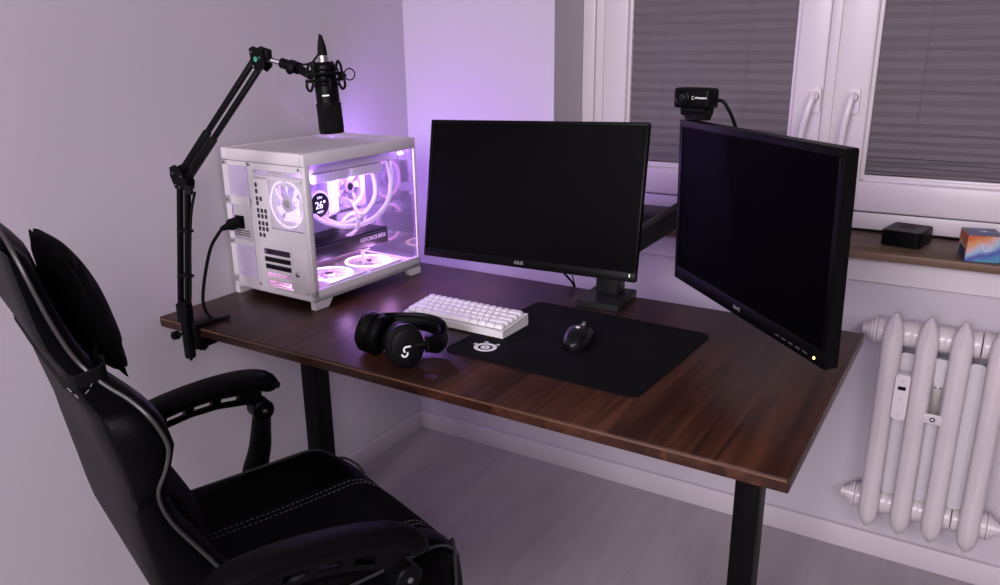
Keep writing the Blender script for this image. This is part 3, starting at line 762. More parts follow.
# ------------------------------------------------------------------ monitors
def mon_matrix(c, yaw, tilt, roll=0):
    return Matrix.Translation(V(c)) @ Matrix.Rotation(yaw, 4, 'Z') @ Matrix.Rotation(-tilt, 4, 'X') @ Matrix.Rotation(-roll, 4, 'Y')
M1 = mon_matrix((.806, -.626, 1.042), R(-3), R(10.9), .031); w, h = .5535, .3225
m1 = thing('monitor', 'black slim-bezel monitor standing in front of the window on the desk', 'monitor', mw=M1)
def panel(par, w, h, bez, bot, top, thick, bev, rear, scr=screen_m):
    bm = NB()
    prism(bm, rrect(w, h, .004, 3), lambda u, v, t: (u, t, v), .0, thick)
    bs = obj('housing', bm, black_p, par)
    # bezel as four strips in front of the glass
    bm = NB()
    x0, x1, z0, z1 = -w / 2, w / 2, -h / 2, h / 2; d0 = -.0035
    bx(bm, x0, x1, d0, .0005, z0, z0 + bot, .0012); bx(bm, x0, x1, d0, .0005, z1 - top, z1, .0012)
    bx(bm, x0, x0 + bez, d0, .0005, z0 + bot - .001, z1 - top + .001, .0012); bx(bm, x1 - bez, x1, d0, .0005, z0 + bot - .001, z1 - top + .001, .0012)
    obj('bezel', bm, black_s, par)
    bm = NB(); bx(bm, x0 + bez, x1 - bez, -.0012, -.0002, z0 + bot, z1 - top); obj('screen', bm, scr, par)
    bm = NB()
    loft(bm, [[V((u, thick - .001, v)) for u, v in rrect(w * .92, h * .9, .02)], [V((u, thick + rear * .7, v)) for u, v in rrect(w * .72, h * .72, .03)], [V((u, thick + rear, v)) for u, v in rrect(w * .5, h * .5, .03)]])
    obj('rear_cover', bm, black_p, par); return bs
panel(m1, w, h, .0085, .020, .008, .009, .004, .03)
text('brand_lettering', 'ASUS', .0105, pm('grey_lettering', (.42, .42, .44), .4, .5), m1, face_mat((-.005, -.0038, -h / 2 + .0105), (1, 0, 0), (0, 0, 1)), .0003)
bm = NB(); bx(bm, w / 2 - .0135, w / 2 - .0115, -.0042, -.003, -h / 2 + .010, -h / 2 + .0165); pl = obj('power_light', bm, pm('white_led', (.9, .9, .8), .4, emit=(1, .95, .8), es=.35), m1)
M1i = M1.inverted()
bm = NB(); tube(bm, [M1i @ V((.762, -.485, .93)), M1i @ V((.762, -.44, .85)), M1i @ V((.7605, -.33, .775)), M1i @ V((.760, -.272, .71)), M1i @ V((.76, -.265, .55))], .003, 8)
tube(bm, [M1i @ V((.79, -.48, .93)), M1i @ V((.785, -.40, .85)), M1i @ V((.772, -.33, .80)), M1i @ V((.7655, -.30, .76)), M1i @ V((.764, -.262, .68)), M1i @ V((.764, -.255, .55))], .0016, 8); obj('cable', bm, black_r, m1)

M2 = mon_matrix((1.302, -.703, 1.0395), R(-46.69), R(-1.0), .011); w2, h2 = .560, .3405
m2 = thing('monitor', 'black thick-bezel monitor turned sideways at the right end of the desk', 'monitor', mw=M2)
panel(m2, w2, h2, .0135, .029, .0135, .019, .006, .024, screen_2m)
text('brand_lettering', 'BenQ', .0105, pm('grey_dim_lettering', (.3, .3, .32), .4, .5), m2, face_mat((.0, -.0038, -h2 / 2 + .0145), (1, 0, 0), (0, 0, 1)), .0003)
bm = NB()
for k in range(5): bx(bm, w2 / 2 - .145 + k * .021, w2 / 2 - .133 + k * .021, -.0042, -.003, -h2 / 2 + .009, -h2 / 2 + .0118, .0004, 1)
obj('control_buttons', bm, pm('grey_button', (.05, .05, .05), .4), m2)
bm = NB(); cyl(bm, (w2 / 2 - .029, -.0030, -h2 / 2 + .0105), (w2 / 2 - .029, -.0046, -h2 / 2 + .0105), .0024, n=12); obj('power_light', bm, led_dot, m2)

# twin arm that carries both monitors
tw = thing('monitor_stand', 'dark twin monitor arm on a square desk base behind the monitors', 'monitor arm', (.895, -.37, DH))
to = V((.895, -.37, DH))
bm = NB(); ol = rrect(.112, .148, .006, 3); an = R(4)
prism(bm, ol, lambda u, v, t: (u * math.cos(-an) - v * math.sin(-an) * -1 * -1 * 0 + u * 0 - v * math.sin(an) * 0, v, t) if False else (u * math.cos(an) + v * math.sin(an) * -1, u * math.sin(an) * -1 * -1 + v * math.cos(an), t), .0005, .0145)
bmesh.ops.bevel(bm, geom=[e for e in bm.edges if all(v.co.z > .014 for v in e.verts)], offset=.002, segments=2, affect='EDGES')
obj('base_plate', bm, grey_steel, tw)
bm = NB(); bx(bm, -.033, .027, .0, .055, .0143, .08, .006); bx(bm, -.03, .024, .003, .052, .08, .11, .004); obj('base_block', bm, grey_steel, tw)
bm = NB(); cyl(bm, (0, .028, .08), (0, .028, .30), .0175, n=24); obj('pole', bm, steel_b, tw)
bm = NB(); cyl(bm, (0, .028, .105), (0, .028, .15), .026, n=24); cyl(bm, (0, .028, .232), (0, .028, .275), .026, n=24); obj('collar', bm, steel_b, tw)
PA, PB = V((.905, -.345, .858)), V((1.013, -.115, .943))
seg(PA, PB, .036, .052, 'lower_link', tw, pm('arm_grey', (.010, .010, .011), .45, spec=.2), .006, to)
bm = NB(); cyl(bm, PB - to + V((0, 0, -.03)), PB - to + V((0, 0, .045)), .024, n=20); obj('arm_elbow', bm, steel_b, tw)
VB = M2 @ V((0, .085, 0)); VB2 = M2 @ V((0, .047, 0))
seg(PB + V((0, 0, .028)), VB, .032, .042, 'upper_link', tw, steel_b, .006, to)
bm = NB(); cyl(bm, VB - to, VB2 - to, .022, n=18)
Mx = M2.to_3x3(); box(bm, VB2 - to, (.11, .004, .11), .002, 2, Mx); obj('mount_plate', bm, steel_b, tw)
VA2 = M1 @ V((0, .0412, 0)); VA = M1 @ V((.0, .066, 0))
seg(V((.895, -.342, .995)), VA + V((0, .012, 0)), .026, .035, 'upper_link', tw, steel_b, .006, to)
bm = NB(); cyl(bm, VA - to + V((0, .012, 0)), VA2 - to, .02, n=18); box(bm, VA2 - to, (.11, .003, .11), .001, 2, M1.to_3x3()); obj('mount_plate', bm, steel_b, tw)

# webcam clipped on the turned monitor's corner
wl = V((1.142, -.520, 1.2225)); wa = R(-14)
wc = thing('webcam', 'black webcam clipped on top of the turned monitor', 'webcam', wl, wa)
bm = NB(); box(bm, (0, 0, .030), (.082, .042, .040), .006, 3); wb = obj('body', bm, black_p, wc)
bm = NB(); lathe(bm, (-.018, -.0205, .030), (0, -1, 0), [(0, .0165), (.004, .0165), (.005, .0145), (.0035, .0125)], 28); ln = obj('lens_ring', bm, black_s, wb)
bm = NB(); lathe(bm, (-.018, -.0225, .030), (0, -1, 0), [(0, .011), (.001, .0095), (.002, .006), (.0024, .001)], 24); obj('lens', bm, pm('lens_glass', (.004, .004, .01), .05), ln)
text('lettering', 'STREAMPLIFY', .0046, print_w, wb, face_mat((.0235, -.0213, .031), (1, 0, 0), (0, 0, 1)), .0002, .00012)
bm = NB()
for q in ((.0, .0028, .0038, .0008), (.0, -.0028, .0038, .0008), (-.0019, 0, .0008, .0062)): box(bm, (.0055 + q[0], -.0212, .031 + q[1]), (q[2], .0006, q[3]))
obj('emblem', bm, print_w, wb)
bm = NB(); bx(bm, -.026, .032, -.018, .02, .003, .0105, .003); cyl(bm, (-.03, 0, .002), (.036, 0, .002), .0085, n=14); box(bm, (.002, .006, -.0075), (.052, .036, .0125), .003, 2, Matrix.Rotation(R(-32), 3, 'Z')); obj('clip', bm, black_r, wc)
bm = NB(); tube(bm, [(.038, .012, .026), (.054, .012, .024), (.064, .016, .010), (.068, .03, -.010), (.064, .06, -.05), (.05, .08, -.12)], .0036, 8); obj('cable', bm, black_r, wc)

# ------------------------------------------------------------------ mouse pad, keyboard, mouse
pad = thing('mouse_pad', 'large black mouse pad with white emblem in its near left corner', 'mouse pad', (.966, -.676, DH), R(-3.0))
bm = NB(); prism(bm, rrect(.448, .392, .022, 6), lambda u, v, t: (u, v, t), .0003, .0032); obj('cloth_sheet', bm, pm('black_pad_cloth', (.0042, .0042, .005), .9, spec=.08, bump=(1500, .2)), pad)
bm = NB()
ec = V((-.153, -.137, .0033)); q_ = lambda a, r_: V((ec.x + r_ * math.cos(a), ec.y + r_ * .92 * math.sin(a), ec.z))
def annulus(bm, r0_, r1_, a0=0, a1=2 * PI, n=36, dx=0, dy=0, h=.0004):
    A = []; full = abs(a1 - a0 - 2 * PI) < 1e-6
    for i in range(n if full else n + 1):
        a = a0 + (a1 - a0) * i / n
        A.append([bm.verts.new(q_(a, r_) + V((dx, dy, z_))) for r_, z_ in ((r0_, 0), (r1_, 0), (r1_, h), (r0_, h))])
    for i in range(n):
        P0, P1 = A[i], A[(i + 1) % len(A)]
        for j in range(4): bm.faces.new((P0[j], P0[(j + 1) % 4], P1[(j + 1) % 4], P1[j]))
annulus(bm, .0165, .0255); annulus(bm, .0035, .0105)
for a, L0 in ((R(118), .0065), (R(62), .0065), (R(168), .005)):
    p = q_(a, .0245); dirv = (q_(a, 1) - ec).normalized()
    cyl(bm, p + V((0, 0, .0002)) , p + dirv * L0 + V((0, 0, .0002)), .0002, n=4)
    bxM = Matrix.Rotation(a, 3, 'Z'); box(bm, p + dirv * L0 * .5 + V((0, 0, .0002)), (L0 + .002, .0065, .0004), 0, 1, bxM)
    lathe(bm, p + dirv * L0, (0, 0, 1), [(0, .0048), (.0004, .0048)], 14)
obj('emblem', bm, print_w, pad, None)

kb = thing('keyboard', 'small white mechanical keyboard lying partly on the mouse pad', 'keyboard', (.675, -.686, DH + .0034), R(-2.6))
kb.rotation_euler = (0, R(0.0), R(-1.6))
KW, KD = .279, .108
bm = NB()
ol = [(-KD / 2, 0), (KD / 2, 0), (KD / 2, .0265), (KD / 2 - .004, .0272), (KD / 2 - .006, .022), (-KD / 2 + .006, .0125), (-KD / 2 + .004, .0165), (-KD / 2, .0155)]
prism(bm, ol, lambda u, v, t: (t, u, v), -KW / 2, KW / 2)
bx(bm, -KW / 2, -KW / 2 + .005, -KD / 2 + .001, KD / 2 - .001, .01, .0150); 
obj('case', bm, kcase_m, kb, 30)
bm = NB()
for s_ in (-1, 1):
    prism(bm, [(-KD / 2, .014), (KD / 2, .024), (KD / 2, .0272), (-KD / 2, .0165)], lambda u, v, t: (s_ * (KW / 2 - .0045 * t), u, v), 0, 1)
obj('case_rim', bm, kcase_m, kb, 30)
U = (KW - .012) / 15
rows = [[1] * 13 + [2], [1.5] + [1] * 12 + [1.5], [1.75] + [1] * 11 + [2.25], [2.25] + [1] * 10 + [2.75], [1.25, 1.25, 1.25, 6.25, 1.25, 1.25, 1.25, 1.25]]
RD = (KD - .013) / 5
capmesh = {}
slope = math.atan2(.0095, KD)
for ri, row in enumerate(rows):
    x = -KW / 2 + .006; yc = KD / 2 - .0065 - RD * (ri + .5)
    zc = .0172 + (yc + KD / 2) / KD * .0098
    for wd in row:
        if wd not in capmesh:
            bm = NB(); ww = U * wd - .0012; dd = RD - .0012
            loft(bm, [[V((u, v, 0)) for u, v in rrect(ww, dd, .0015, 2)], [V((u, v, .004)) for u, v in rrect(ww - .001, dd - .001, .0018, 2)], [V((u, v + .0006, .0085)) for u, v in rrect(ww - .0045, dd - .0048, .0022, 2)]])
            o = obj('keycap', bm, key_m, kb, 30); capmesh[wd] = o.data
        else:
            o = bpy.data.objects.new('keycap', capmesh[wd]); COL.objects.link(o); o.parent = kb
        o.location = (x + U * wd / 2, yc, zc - .0005); o.rotation_euler = (slope, 0, 0)
        x += U * wd

ms = thing('computer_mouse', 'black wireless mouse on the mouse pad', 'mouse', (.970, -.686, DH + .0034), R(9))
bm = NB(); rings = []
ML, MW, MHt = .122, .062, .0385
for i in range(15):
    t = i / 14; y = -ML / 2 + ML * t
    e = max(0, 1 - abs(2 * t - 1) ** 2.6) ** .5
    hw = MW / 2 * max(.12, e) * (1 - .08 * math.sin(PI * t) * 0) * (1.02 - .05 * t)
    hh = MHt * max(.10, (math.sin(PI * (t * .86 + .10)) ** .75 if 0 < t * .86 + .10 < 1 else 0)) * (1.0 if t < .6 else 1 - .35 * ((t - .6) / .4) ** 1.5)
    ring = []
    for j in range(16):
        a = PI * j / 15
        c_, s_ = math.cos(a), math.sin(a)
        ring.append(V((hw * math.copysign(abs(c_) ** .7, c_), y, .002 + hh * abs(s_) ** .75)))
    ring += [V((-hw * .9, y, .0008)), V((hw * .9, y, .0008))]
    rings.append(ring)
loft(bm, rings); mbody = obj('shell', bm, pm('black_mouse_shell', (.003, .003, .004), .33, spec=.3), ms, 60)
bm = NB(); lathe(bm, (-.004, .036, .0285), (1, 0, 0), [(0, .0075), (.001, .009), (.007, .009), (.008, .0075)], 20); obj('scroll_wheel', bm, metal, ms)
bm = NB(); bx(bm, -.0006, .0006, .015, .058, .02, .0325); obj('button_gap', bm, black_r, ms)
text('emblem', 'G', .012, print_w, ms, face_mat((0, -.012, .0412), (1, 0, 0), (0, 1, .05)), .0006, .0004)

# ------------------------------------------------------------------ headset
hs = thing('headset', 'black wireless headset lying by the front edge of the desk', 'headset', (.682, -.934, DH))
ho = V((.69, -.93, DH))
cR, cL = V((.727, -.965, .7865)), V((.616, -.938, .7865))
nR = V((.80, -.58, .10)).normalized(); nL = V((-.93, -.12, .22)).normalized()
def cup(c, n, logo):
    x, y, d = frame_of(n)   # x horizontal, y up-ish
    bm = NB()
    def rg(t, a, b): return [c - ho + x * (a * math.cos(2 * PI * i / 32)) + y * (b * math.sin(2 * PI * i / 32)) + d * t for i in range(32)]
    loft(bm, [rg(-.012, .034, .040), rg(-.008, .0385, .0445), rg(.004, .0395, .0455), rg(.010, .0385, .0445), rg(.013, .036, .042), rg(.0135, .033, .039), rg(.019, .031, .037), rg(.0205, .027, .033), rg(.0205, .004, .005)])
    k = obj('ear_cup', bm, pm('black_headset_plastic', (.003, .003, .0035), .4, spec=.16) if logo else black_p, hs, 40)
    bm = NB()
    loft(bm, [rg(-.0125, .036, .042), rg(-.020, .0375, .0445), rg(-.028, .037, .044), rg(-.0335, .031, .037), rg(-.034, .024, .03), rg(-.027, .02, .026), rg(-.02, .019, .025)])
    obj('ear_cushion', bm, leather_soft, k, 60)
    return k, x, y, d
kR, xr, yr, dr = cup(cR, nR, True)
kL, xl, yl, dl = cup(cL, nL, False)
# S-shaped double-arc emblem on the near cup
bm = NB(); e0 = cR - ho + dr * .0212 + xr * .006 - yr * .008
def arc(cu, cv, a0, a1, r_, w_):
    pts = []
    for i in range(17):
        a = R(a0 + (a1 - a0) * i / 16); pts.append((cu + r_ * math.cos(a), cv + r_ * math.sin(a), a))
    A = []
    for u, v, a in pts:
        A.append([bm.verts.new(e0 + xr * (cu + (r_ + s_ * w_) * math.cos(a)) + yr * (cv + (r_ + s_ * w_) * math.sin(a)) + dr * z_) for s_, z_ in ((-1, 0), (1, 0), (1, .0006), (-1, .0006))])
    for P0, P1 in zip(A[:-1], A[1:]):
        for j in range(4): bm.faces.new((P0[j], P0[(j + 1) % 4], P1[(j + 1) % 4], P1[j]))
sg = 1 if xr.dot(V((1, 0, 0))) > 0 else -1
hl = .0058
if sg > 0:
    arc(.004, .0045, 90, 235, hl, .0017); arc(-.0005, -.0035, 180, 360 + 25, hl, .0017)
else:
    arc(-.004, .0045, 90, -55, hl, .0017); arc(.0005, -.0035, 360, 155, hl, .0017)
for (u, v) in (((.004 + .0045) * sg, .0045 + hl),):
    box(bm, e0 + xr * u + yr * v + dr * .0003, (.009, .0034, .0006), 0, 1, Matrix((xr, yr, dr)).transposed())
obj('emblem', bm, print_w, kR, None)
# headband: padded strap bent to a U, sliders and yokes
bp_ = [cL + V((.006, .030, .016)), V((.640, -.876, .797)), V((.688, -.846, .794)), V((.734, -.846, .788)), V((.766, -.876, .783)), V((.775, -.914, .781)), cR + V((.040, .026, .004))]
bm = NB(); tube(bm, [p - ho for p in bp_], 0, 14, flat=(.0045, .0185), up=(0, .12, 1)); obj('headband', bm, black_p, hs, 60)
ip = [V((.640, -.886, .796)), V((.686, -.857, .793)), V((.729, -.857, .787)), V((.757, -.884, .782)), V((.764, -.914, .780))]
bm = NB(); tube(bm, [p - ho for p in ip], 0, 12, flat=(.006, .0155), up=(0, .12, 1)); obj('headband_pad', bm, leather_soft, hs, 60)
for (a, b, kk, c, n, x) in ((bp_[0], bp_[1], kL, cL, nL, xl), (bp_[-1], bp_[-2], kR, cR, nR, xr)):
    bm = NB(); tube(bm, [a - ho, c + (a - c) * .55 + n * .006 - ho, c + (a - c) * .3 - ho + n * .008], .0065, 10); cyl(bm, a - ho - V((0, 0, .018)), a - ho + V((0, 0, .016)), .0075, n=14); obj('yoke', bm, black_s, kk)
bm = NB(); lathe(bm, cR - ho + xr * (.036 * sg) + yr * (-.01), n := (xr * sg), [(0, .006), (.006, .006), (.008, .004)], 14); obj('volume_wheel', bm, black_r, kR)

# ------------------------------------------------------------------ things on the sill
SZ = .8625
b1 = thing('mini_computer', 'small black square box standing on the window sill', 'device', (1.519, .084, SZ), R(-11))
bm = NB(); prism(bm, rrect(.093, .114, .010, 4), lambda u, v, t: (u, v, t), .003, .041)
bmesh.ops.bevel(bm, geom=[e for e in bm.edges if all(v.co.z > .0405 for v in e.verts)], offset=.002, segments=2, affect='EDGES'); obj('housing', bm, black_s, b1)
bm = NB(); prism(bm, rrect(.076, .1, .010, 4), lambda u, v, t: (u, v, t), .0004, .003); obj('base', bm, black_r, b1)
bm = NB(); lathe(bm, (0, .012, .041), (0, 0, 1), [(0, .022), (.0005, .0215)], 28); obj('top_emblem', bm, black_p, b1)

def box_art():
    m = bpy.data.materials.new('printed_gradient_card'); m.use_nodes = True; nt = m.node_tree; b = nt.nodes['Principled BSDF']
    L = nt.links.new; N = nt.nodes.new
    tc = N('ShaderNodeTexCoord'); sp = N('ShaderNodeSeparateXYZ'); L(tc.outputs['Object'], sp.inputs[0])
    n = N('ShaderNodeTexNoise'); n.inputs['Scale'].default_value = 28; n.inputs['Detail'].default_value = 4; L(tc.outputs['Object'], n.inputs['Vector'])
    a = N('ShaderNodeMath'); a.operation = 'MULTIPLY_ADD'; a.inputs[1].default_value = 14.; a.inputs[2].default_value = -.22; L(sp.outputs['Z'], a.inputs[0])
    x = N('ShaderNodeMath'); x.operation = 'MULTIPLY_ADD'; x.inputs[1].default_value = -7.; L(sp.outputs['X'], x.inputs[0]); L(a.outputs[0], x.inputs[2])
    c = N('ShaderNodeMath'); c.operation = 'MULTIPLY_ADD'; c.inputs[1].default_value = .55; L(n.outputs['Fac'], c.inputs[0]); L(x.outputs[0], c.inputs[2])
    r = N('ShaderNodeValToRGB'); e = r.color_ramp.elements
    e[0].position = .05; e[0].color = (.06, .22, .36, 1); e[1].position = 1; e[1].color = (.42, .10, .03, 1)
    for p_, q in ((.3, (.05, .06, .28)), (.5, (.25, .38, .5)), (.66, (.46, .31, .34)), (.82, (.48, .22, .09))):
        k = e.new(p_); k.color = (*q, 1)
    L(c.outputs[0], r.inputs['Fac']); L(r.outputs['Color'], b.inputs['Base Color']); b.inputs['Roughness'].default_value = .4
    return m
b2 = thing('gift_box', 'colourful orange and blue printed carton cube on the window sill', 'box', (1.680, .008, SZ), R(12))
bm = NB(); bx(bm, -.036, .036, -.044, .044, .0003, .0625, .0008, 1); cb = obj('carton', bm, box_art(), b2)
bm = NB(); bx(bm, -.0355, .0355, -.0435, .0435, .0623, .0632, .0003, 1); tp = obj('carton_top', bm, pm('navy_card', (.045, .05, .12), .4, noise=(40, .3)), b2)
bm = NB(); lathe(bm, (.004, .002, .0631), (0, 0, 1), [(0, .024), (.0004, .024)], 32); obj('top_disc', bm, pm('blue_print', (.03, .05, .24), .4), tp)
text('top_lettering', 'Ui', .015, print_w, tp, face_mat((.004, .004, .0637), (1, 0, 0), (0, 1, 0)))
text('front_lettering', 'Ui', .024, pm('pale_print', (.42, .46, .58), .5), cb, face_mat((.006, -.0443, .034), (1, 0, 0), (0, 0, 1)))
bm = NB(); bx(bm, -.0364, -.036, -.036, .03, .003, .028); obj('side_label', bm, pm('dark_label', (.03, .03, .06), .5), cb)
bm = NB(); pts = [V((1.36, .18, SZ + .004)), V((1.45, .182, SZ + .0035)), V((1.56, .185, SZ + .0035)), V((1.64, .182, SZ + .0035)), V((1.74, .185, SZ + .0035)), V((1.9, .18, SZ + .0035))]
cb_ = obj('cable', NB() if False else tube(bm, pts, .0035, 8), black_r); tag(cb_, 'black cable lying along the back of the window sill', 'cable')
b3 = thing('set_top_box', 'flat black box on the window sill between the two monitors', 'device', (.86, .035, SZ), 0)
bm = NB(); bx(bm, -.14, .14, -.075, .065, .004, .034, .004); obj('housing', bm, pm('black_box_plastic', (.009, .009, .010), .5, spec=.3), b3)
bm = NB()
for x in (-.12, .12):
    for y in (-.06, .05): cyl(bm, (x, y, .0003), (x, y, .005), .008, n=14)
obj('rubber_feet', bm, black_r, b3)
bm = NB(); bx(bm, .03, .06, -.0757, -.0748, .016, .0185); obj('front_light', bm, grey_steel, b3)

# ------------------------------------------------------------------ gaming chair
CA = R(70.6 - 90)
ch = thing('gaming_chair', 'black leather gaming chair with grey piping and head cushion', 'chair', (.73, -1.05, 0), CA)
CX = .02   # the chair's own middle line
# profile tables: z, half width, front y at the edge (piping), rear y
PR = [(0.47, 0.2101, -0.356, -0.463), (0.55, 0.212, -0.382, -0.48), (0.62, 0.212, -0.408, -0.513), (0.66, 0.2139, -0.427, -0.52), (0.7, 0.2158, -0.449, -0.525), (0.75, 0.2216, -0.476, -0.532), (0.79, 0.2321, -0.49, -0.537), (0.82, 0.2426, -0.493, -0.54), (0.85, 0.254, -0.484, -0.546), (0.88, 0.2598, -0.478, -0.552), (0.905, 0.2588, -0.483, -0.557), (0.93, 0.2502, -0.494, -0.561), (0.95, 0.2321, -0.509, -0.572), (0.965, 0.212, -0.526, -0.575), (0.985, 0.1929, -0.542, -0.58), (1.01, 0.1824, -0.555, -0.594), (1.05, 0.1729, -0.568, -0.601), (1.09, 0.1643, -0.578, -0.606), (1.12, 0.1547, -0.585, -0.609), (1.145, 0.1394, -0.591, -0.61), (1.163, 0.1146, -0.596, -0.609)]
def interp(tab, z):
    if z <= tab[0][0]: return tab[0][1:]
    for a, b in zip(tab[:-1], tab[1:]):
        if z <= b[0]:
            t = (z - a[0]) / (b[0] - a[0]); return tuple(p + (q_ - p) * t for p, q_ in zip(a[1:], b[1:]))
    return tab[-1][1:]
bm = NB(); rings = []; NZ = 46
def back_ring(z):
    hw, yf, yr_ = interp(PR, min(z, 1.163))
    if z > 1.15: hw *= max(.55, 1 - ((z - 1.15) / .018) ** 2 * .4)
    th_ = yf - yr_
    cf = yf + (.026 if z > .97 else -.010 if z > .8 else .012)     # padded middle: full at the head and the loin, hollow between wings
    ring = []
    # rear, left to right
    for u in (-1, -.94, -.8, -.5, -.2, .2, .5, .8, .94, 1):
        bulge = .012
        edge = .018 * max(0, (abs(u) - .8) / .2) ** 2
        ring.append(V((CX + hw * u, yr_ + bulge + edge * (th_ / .1), z)))
    # front, right to left: piping edge, rounded bolster, hollow, middle
    for u, k in ((1, 0), (.96, .012), (.86, .016), (.74, .008), (.6, None), (.3, None), (0, None), (-.3, None), (-.6, None), (-.74, .008), (-.86, .016), (-.96, .012), (-1, 0)):
        if k is None: y = cf - .006 * (abs(u) > .5)
        else: y = yf + k * (1.0 if z > .5 else .5)
        if z > 1.12: y -= (z - 1.12) * .55
        ring.append(V((CX + hw * u, y, z)))
    return ring
rings = [back_ring(.47 + (1.168 - .47) * i / NZ) for i in range(NZ + 1)]
loft(bm, rings)
bk = obj('backrest', bm, leather, ch, 70)
for s_ in (-1, 1):
    pts = [V((CX + s_ * (p[1] + .001), p[2] + .001, p[0])) for p in PR] 
    if s_ == 1:
        pts += [V((CX + .07, -.594, 1.167)), V((CX, -.594, 1.168))]
    else:
        pts += [V((CX - .07, -.594, 1.167)), V((CX, -.594, 1.168))]
    bm = NB(); tube(bm, pts, .0028, 8, 4); obj('piping', bm, piping_m, bk)
# stitched seam patch below the strap, vent trim at the side
def dashes(bm, pts, r_=.0009, dash=.006, gap=.004):
    P_ = catmull(pts, 24); acc = 0; cur = [P_[0]]; on = True
    for a, b in zip(P_[:-1], P_[1:]):
        acc += (b - a).length
        if on: cur.append(b)
        if acc > (dash if on else gap):
            if on and len(cur) > 1: tube(bm, [cur[0], cur[-1]], r_, 5, sm=False)
            on = not on; acc = 0; cur = [b]
bm = NB()
def side_pt(z, q, out=.0015):
    hw, yf, yr_ = interp(PR, z); return V((CX + hw + out, yr_ + (yf - yr_) * q, z))
dashes(bm, [side_pt(.972, .85), side_pt(.964, .55), side_pt(.961, .3)], .0007); dashes(bm, [side_pt(.961, .3), side_pt(.975, .22)], .0007)
obj('stitching', bm, stitch_m, bk)
# head cushion with gathered ends, and its strap
bm = NB(); pc_c = V((CX - .01, -.501, 1.020)); til = R(15)
rings = []
for i in range(25):
    s_ = -1 + 2 * i / 24; e = (1 - abs(s_) ** 2.6) ** .55 if abs(s_) < 1 else 0
    e = max(e, .16)
    ring = []
    for j in range(66):
        a = 2 * PI * j / 66
        pk = 1 + (.13 * math.sin(a * 11) * abs(s_) ** 4) + .03 * math.sin(a * 5 + s_ * 3)
        yy = .028 * e * math.copysign(abs(math.cos(a)) ** .9, math.cos(a)) * pk; zz = .097 * (.80 + .20 * e) * math.copysign(abs(math.sin(a)) ** .85, math.sin(a)) * pk
        p = V((s_ * .124, yy * math.cos(til) - zz * math.sin(til), zz * math.cos(til) + yy * math.sin(til)))
        ring.append(pc_c + p)
    rings.append(ring)
loft(bm, rings)
hc = obj('head_cushion', bm, pm('black_velour', (.002, .002, .0024), .85, spec=.06, bump=(120, .2)), ch, 80)
bm = NB(); zs = .972
rg_ = back_ring(zs); cen = sum(rg_, V((0, 0, 0))) / len(rg_); rows_ = []
for p in rg_:
    d = V((p.x - cen.x, p.y - cen.y, 0)); d.normalize()
    sl_ = (p.y + .56) * .18
    rows_.append([bm.verts.new(p + d * .0006 + V((0, 0, sl_ - .0125))), bm.verts.new(p + d * .0030 + V((0, 0, sl_ - .011))), bm.verts.new(p + d * .0030 + V((0, 0, sl_ + .011))), bm.verts.new(p + d * .0006 + V((0, 0, sl_ + .0125)))])
for k in range(len(rows_)):
    A, B = rows_[k], rows_[(k + 1) % len(rows_)]
    for m_ in range(4): bm.faces.new((A[m_], A[(m_ + 1) % 4], B[(m_ + 1) % 4], B[m_]))
obj('cushion_strap', bm, black_f, hc, 50)
# lumbar cushion
bm = NB(); rings = []
for i in range(13):
    s_ = -1 + 2 * i / 12; e = max(.3, (1 - abs(s_) ** 3) ** .5 if abs(s_) < 1 else .3)
    rings.append([V((CX + s_ * .15, -.447 + .052 * e * math.cos(2 * PI * j / 22) - .16 * .088 * e * math.sin(2 * PI * j / 22), .672 + .085 * (.75 + .25 * e) * math.sin(2 * PI * j / 22))) for j in range(22)])
loft(bm, rings); obj('lumbar_cushion', bm, hc.data.materials[0], ch, 80)
# seat
SEAT_T = .517
def seat_z(u, v):
    """u -1..1 across, v 0 back .. 1 front"""
    b = max(0, (abs(u) - .52) / .48)
    bol = .030 * math.sin(min(1, b) * PI * .62) if b > 0 else 0
    roll = -.05 * max(0, (v - .82) / .18) ** 2.2
    dip = -.008 * (1 - u * u) * math.sin(PI * min(1, v))
    return SEAT_T - .012 + bol * (1 - .5 * max(0, (v - .8) / .2)) + roll + dip
bm = NB(); rows = []
NU, NV = 20, 22
SW = .245
def sp_pt(u, v):
    y = -.44 + (.47) * v - .035 * (abs(u) ** 4) * v ** 3
    x = CX + SW * u * (1 - .10 * max(0, (v - .75) / .25) ** 2)
    z = seat_z(u, v)
    if abs(u) > .9: z -= .035 * ((abs(u) - .9) / .1) ** 2
    return V((x, y, z))
top = [[sp_pt(-1 + 2 * i / NU, j / NV) for i in range(NU + 1)] for j in range(NV + 1)]
ol_ = [top[0][i] for i in range(NU + 1)] + [top[j][NU] for j in range(1, NV + 1)] + [top[NV][i] for i in range(NU - 1, -1, -1)] + [top[j][0] for j in range(NV - 1, 0, -1)]
vt = [[bm.verts.new(p) for p in r] for r in top]
for j in range(NV):
    for i in range(NU): bm.faces.new((vt[j][i], vt[j][i + 1], vt[j + 1][i + 1], vt[j + 1][i]))
bl = [vt[0][i] for i in range(NU + 1)] + [vt[j][NU] for j in range(1, NV + 1)] + [vt[NV][i] for i in range(NU - 1, -1, -1)] + [vt[j][0] for j in range(NV - 1, 0, -1)]
ctr = V((CX, -.2, 0)); prev = bl
for k, (dz, sc_) in enumerate(((-.035, 1.012), (-.075, 1.0), (-.095, .95), (-.1, .6))):
    cur = []
    for v in bl:
        p = v.co; zz = (SEAT_T - .03) * (0.6) + p.z * .4 + dz if k < 3 else SEAT_T - .14
        cur.append(bm.verts.new(V((ctr.x + (p.x - ctr.x) * sc_, ctr.y + (p.y - ctr.y) * sc_, min(p.z - .01, zz)))))
    for i in range(len(bl)):
        j = (i + 1) % len(bl); bm.faces.new((prev[i], prev[j], cur[j], cur[i]))
    prev = cur
bm.faces.new(prev)
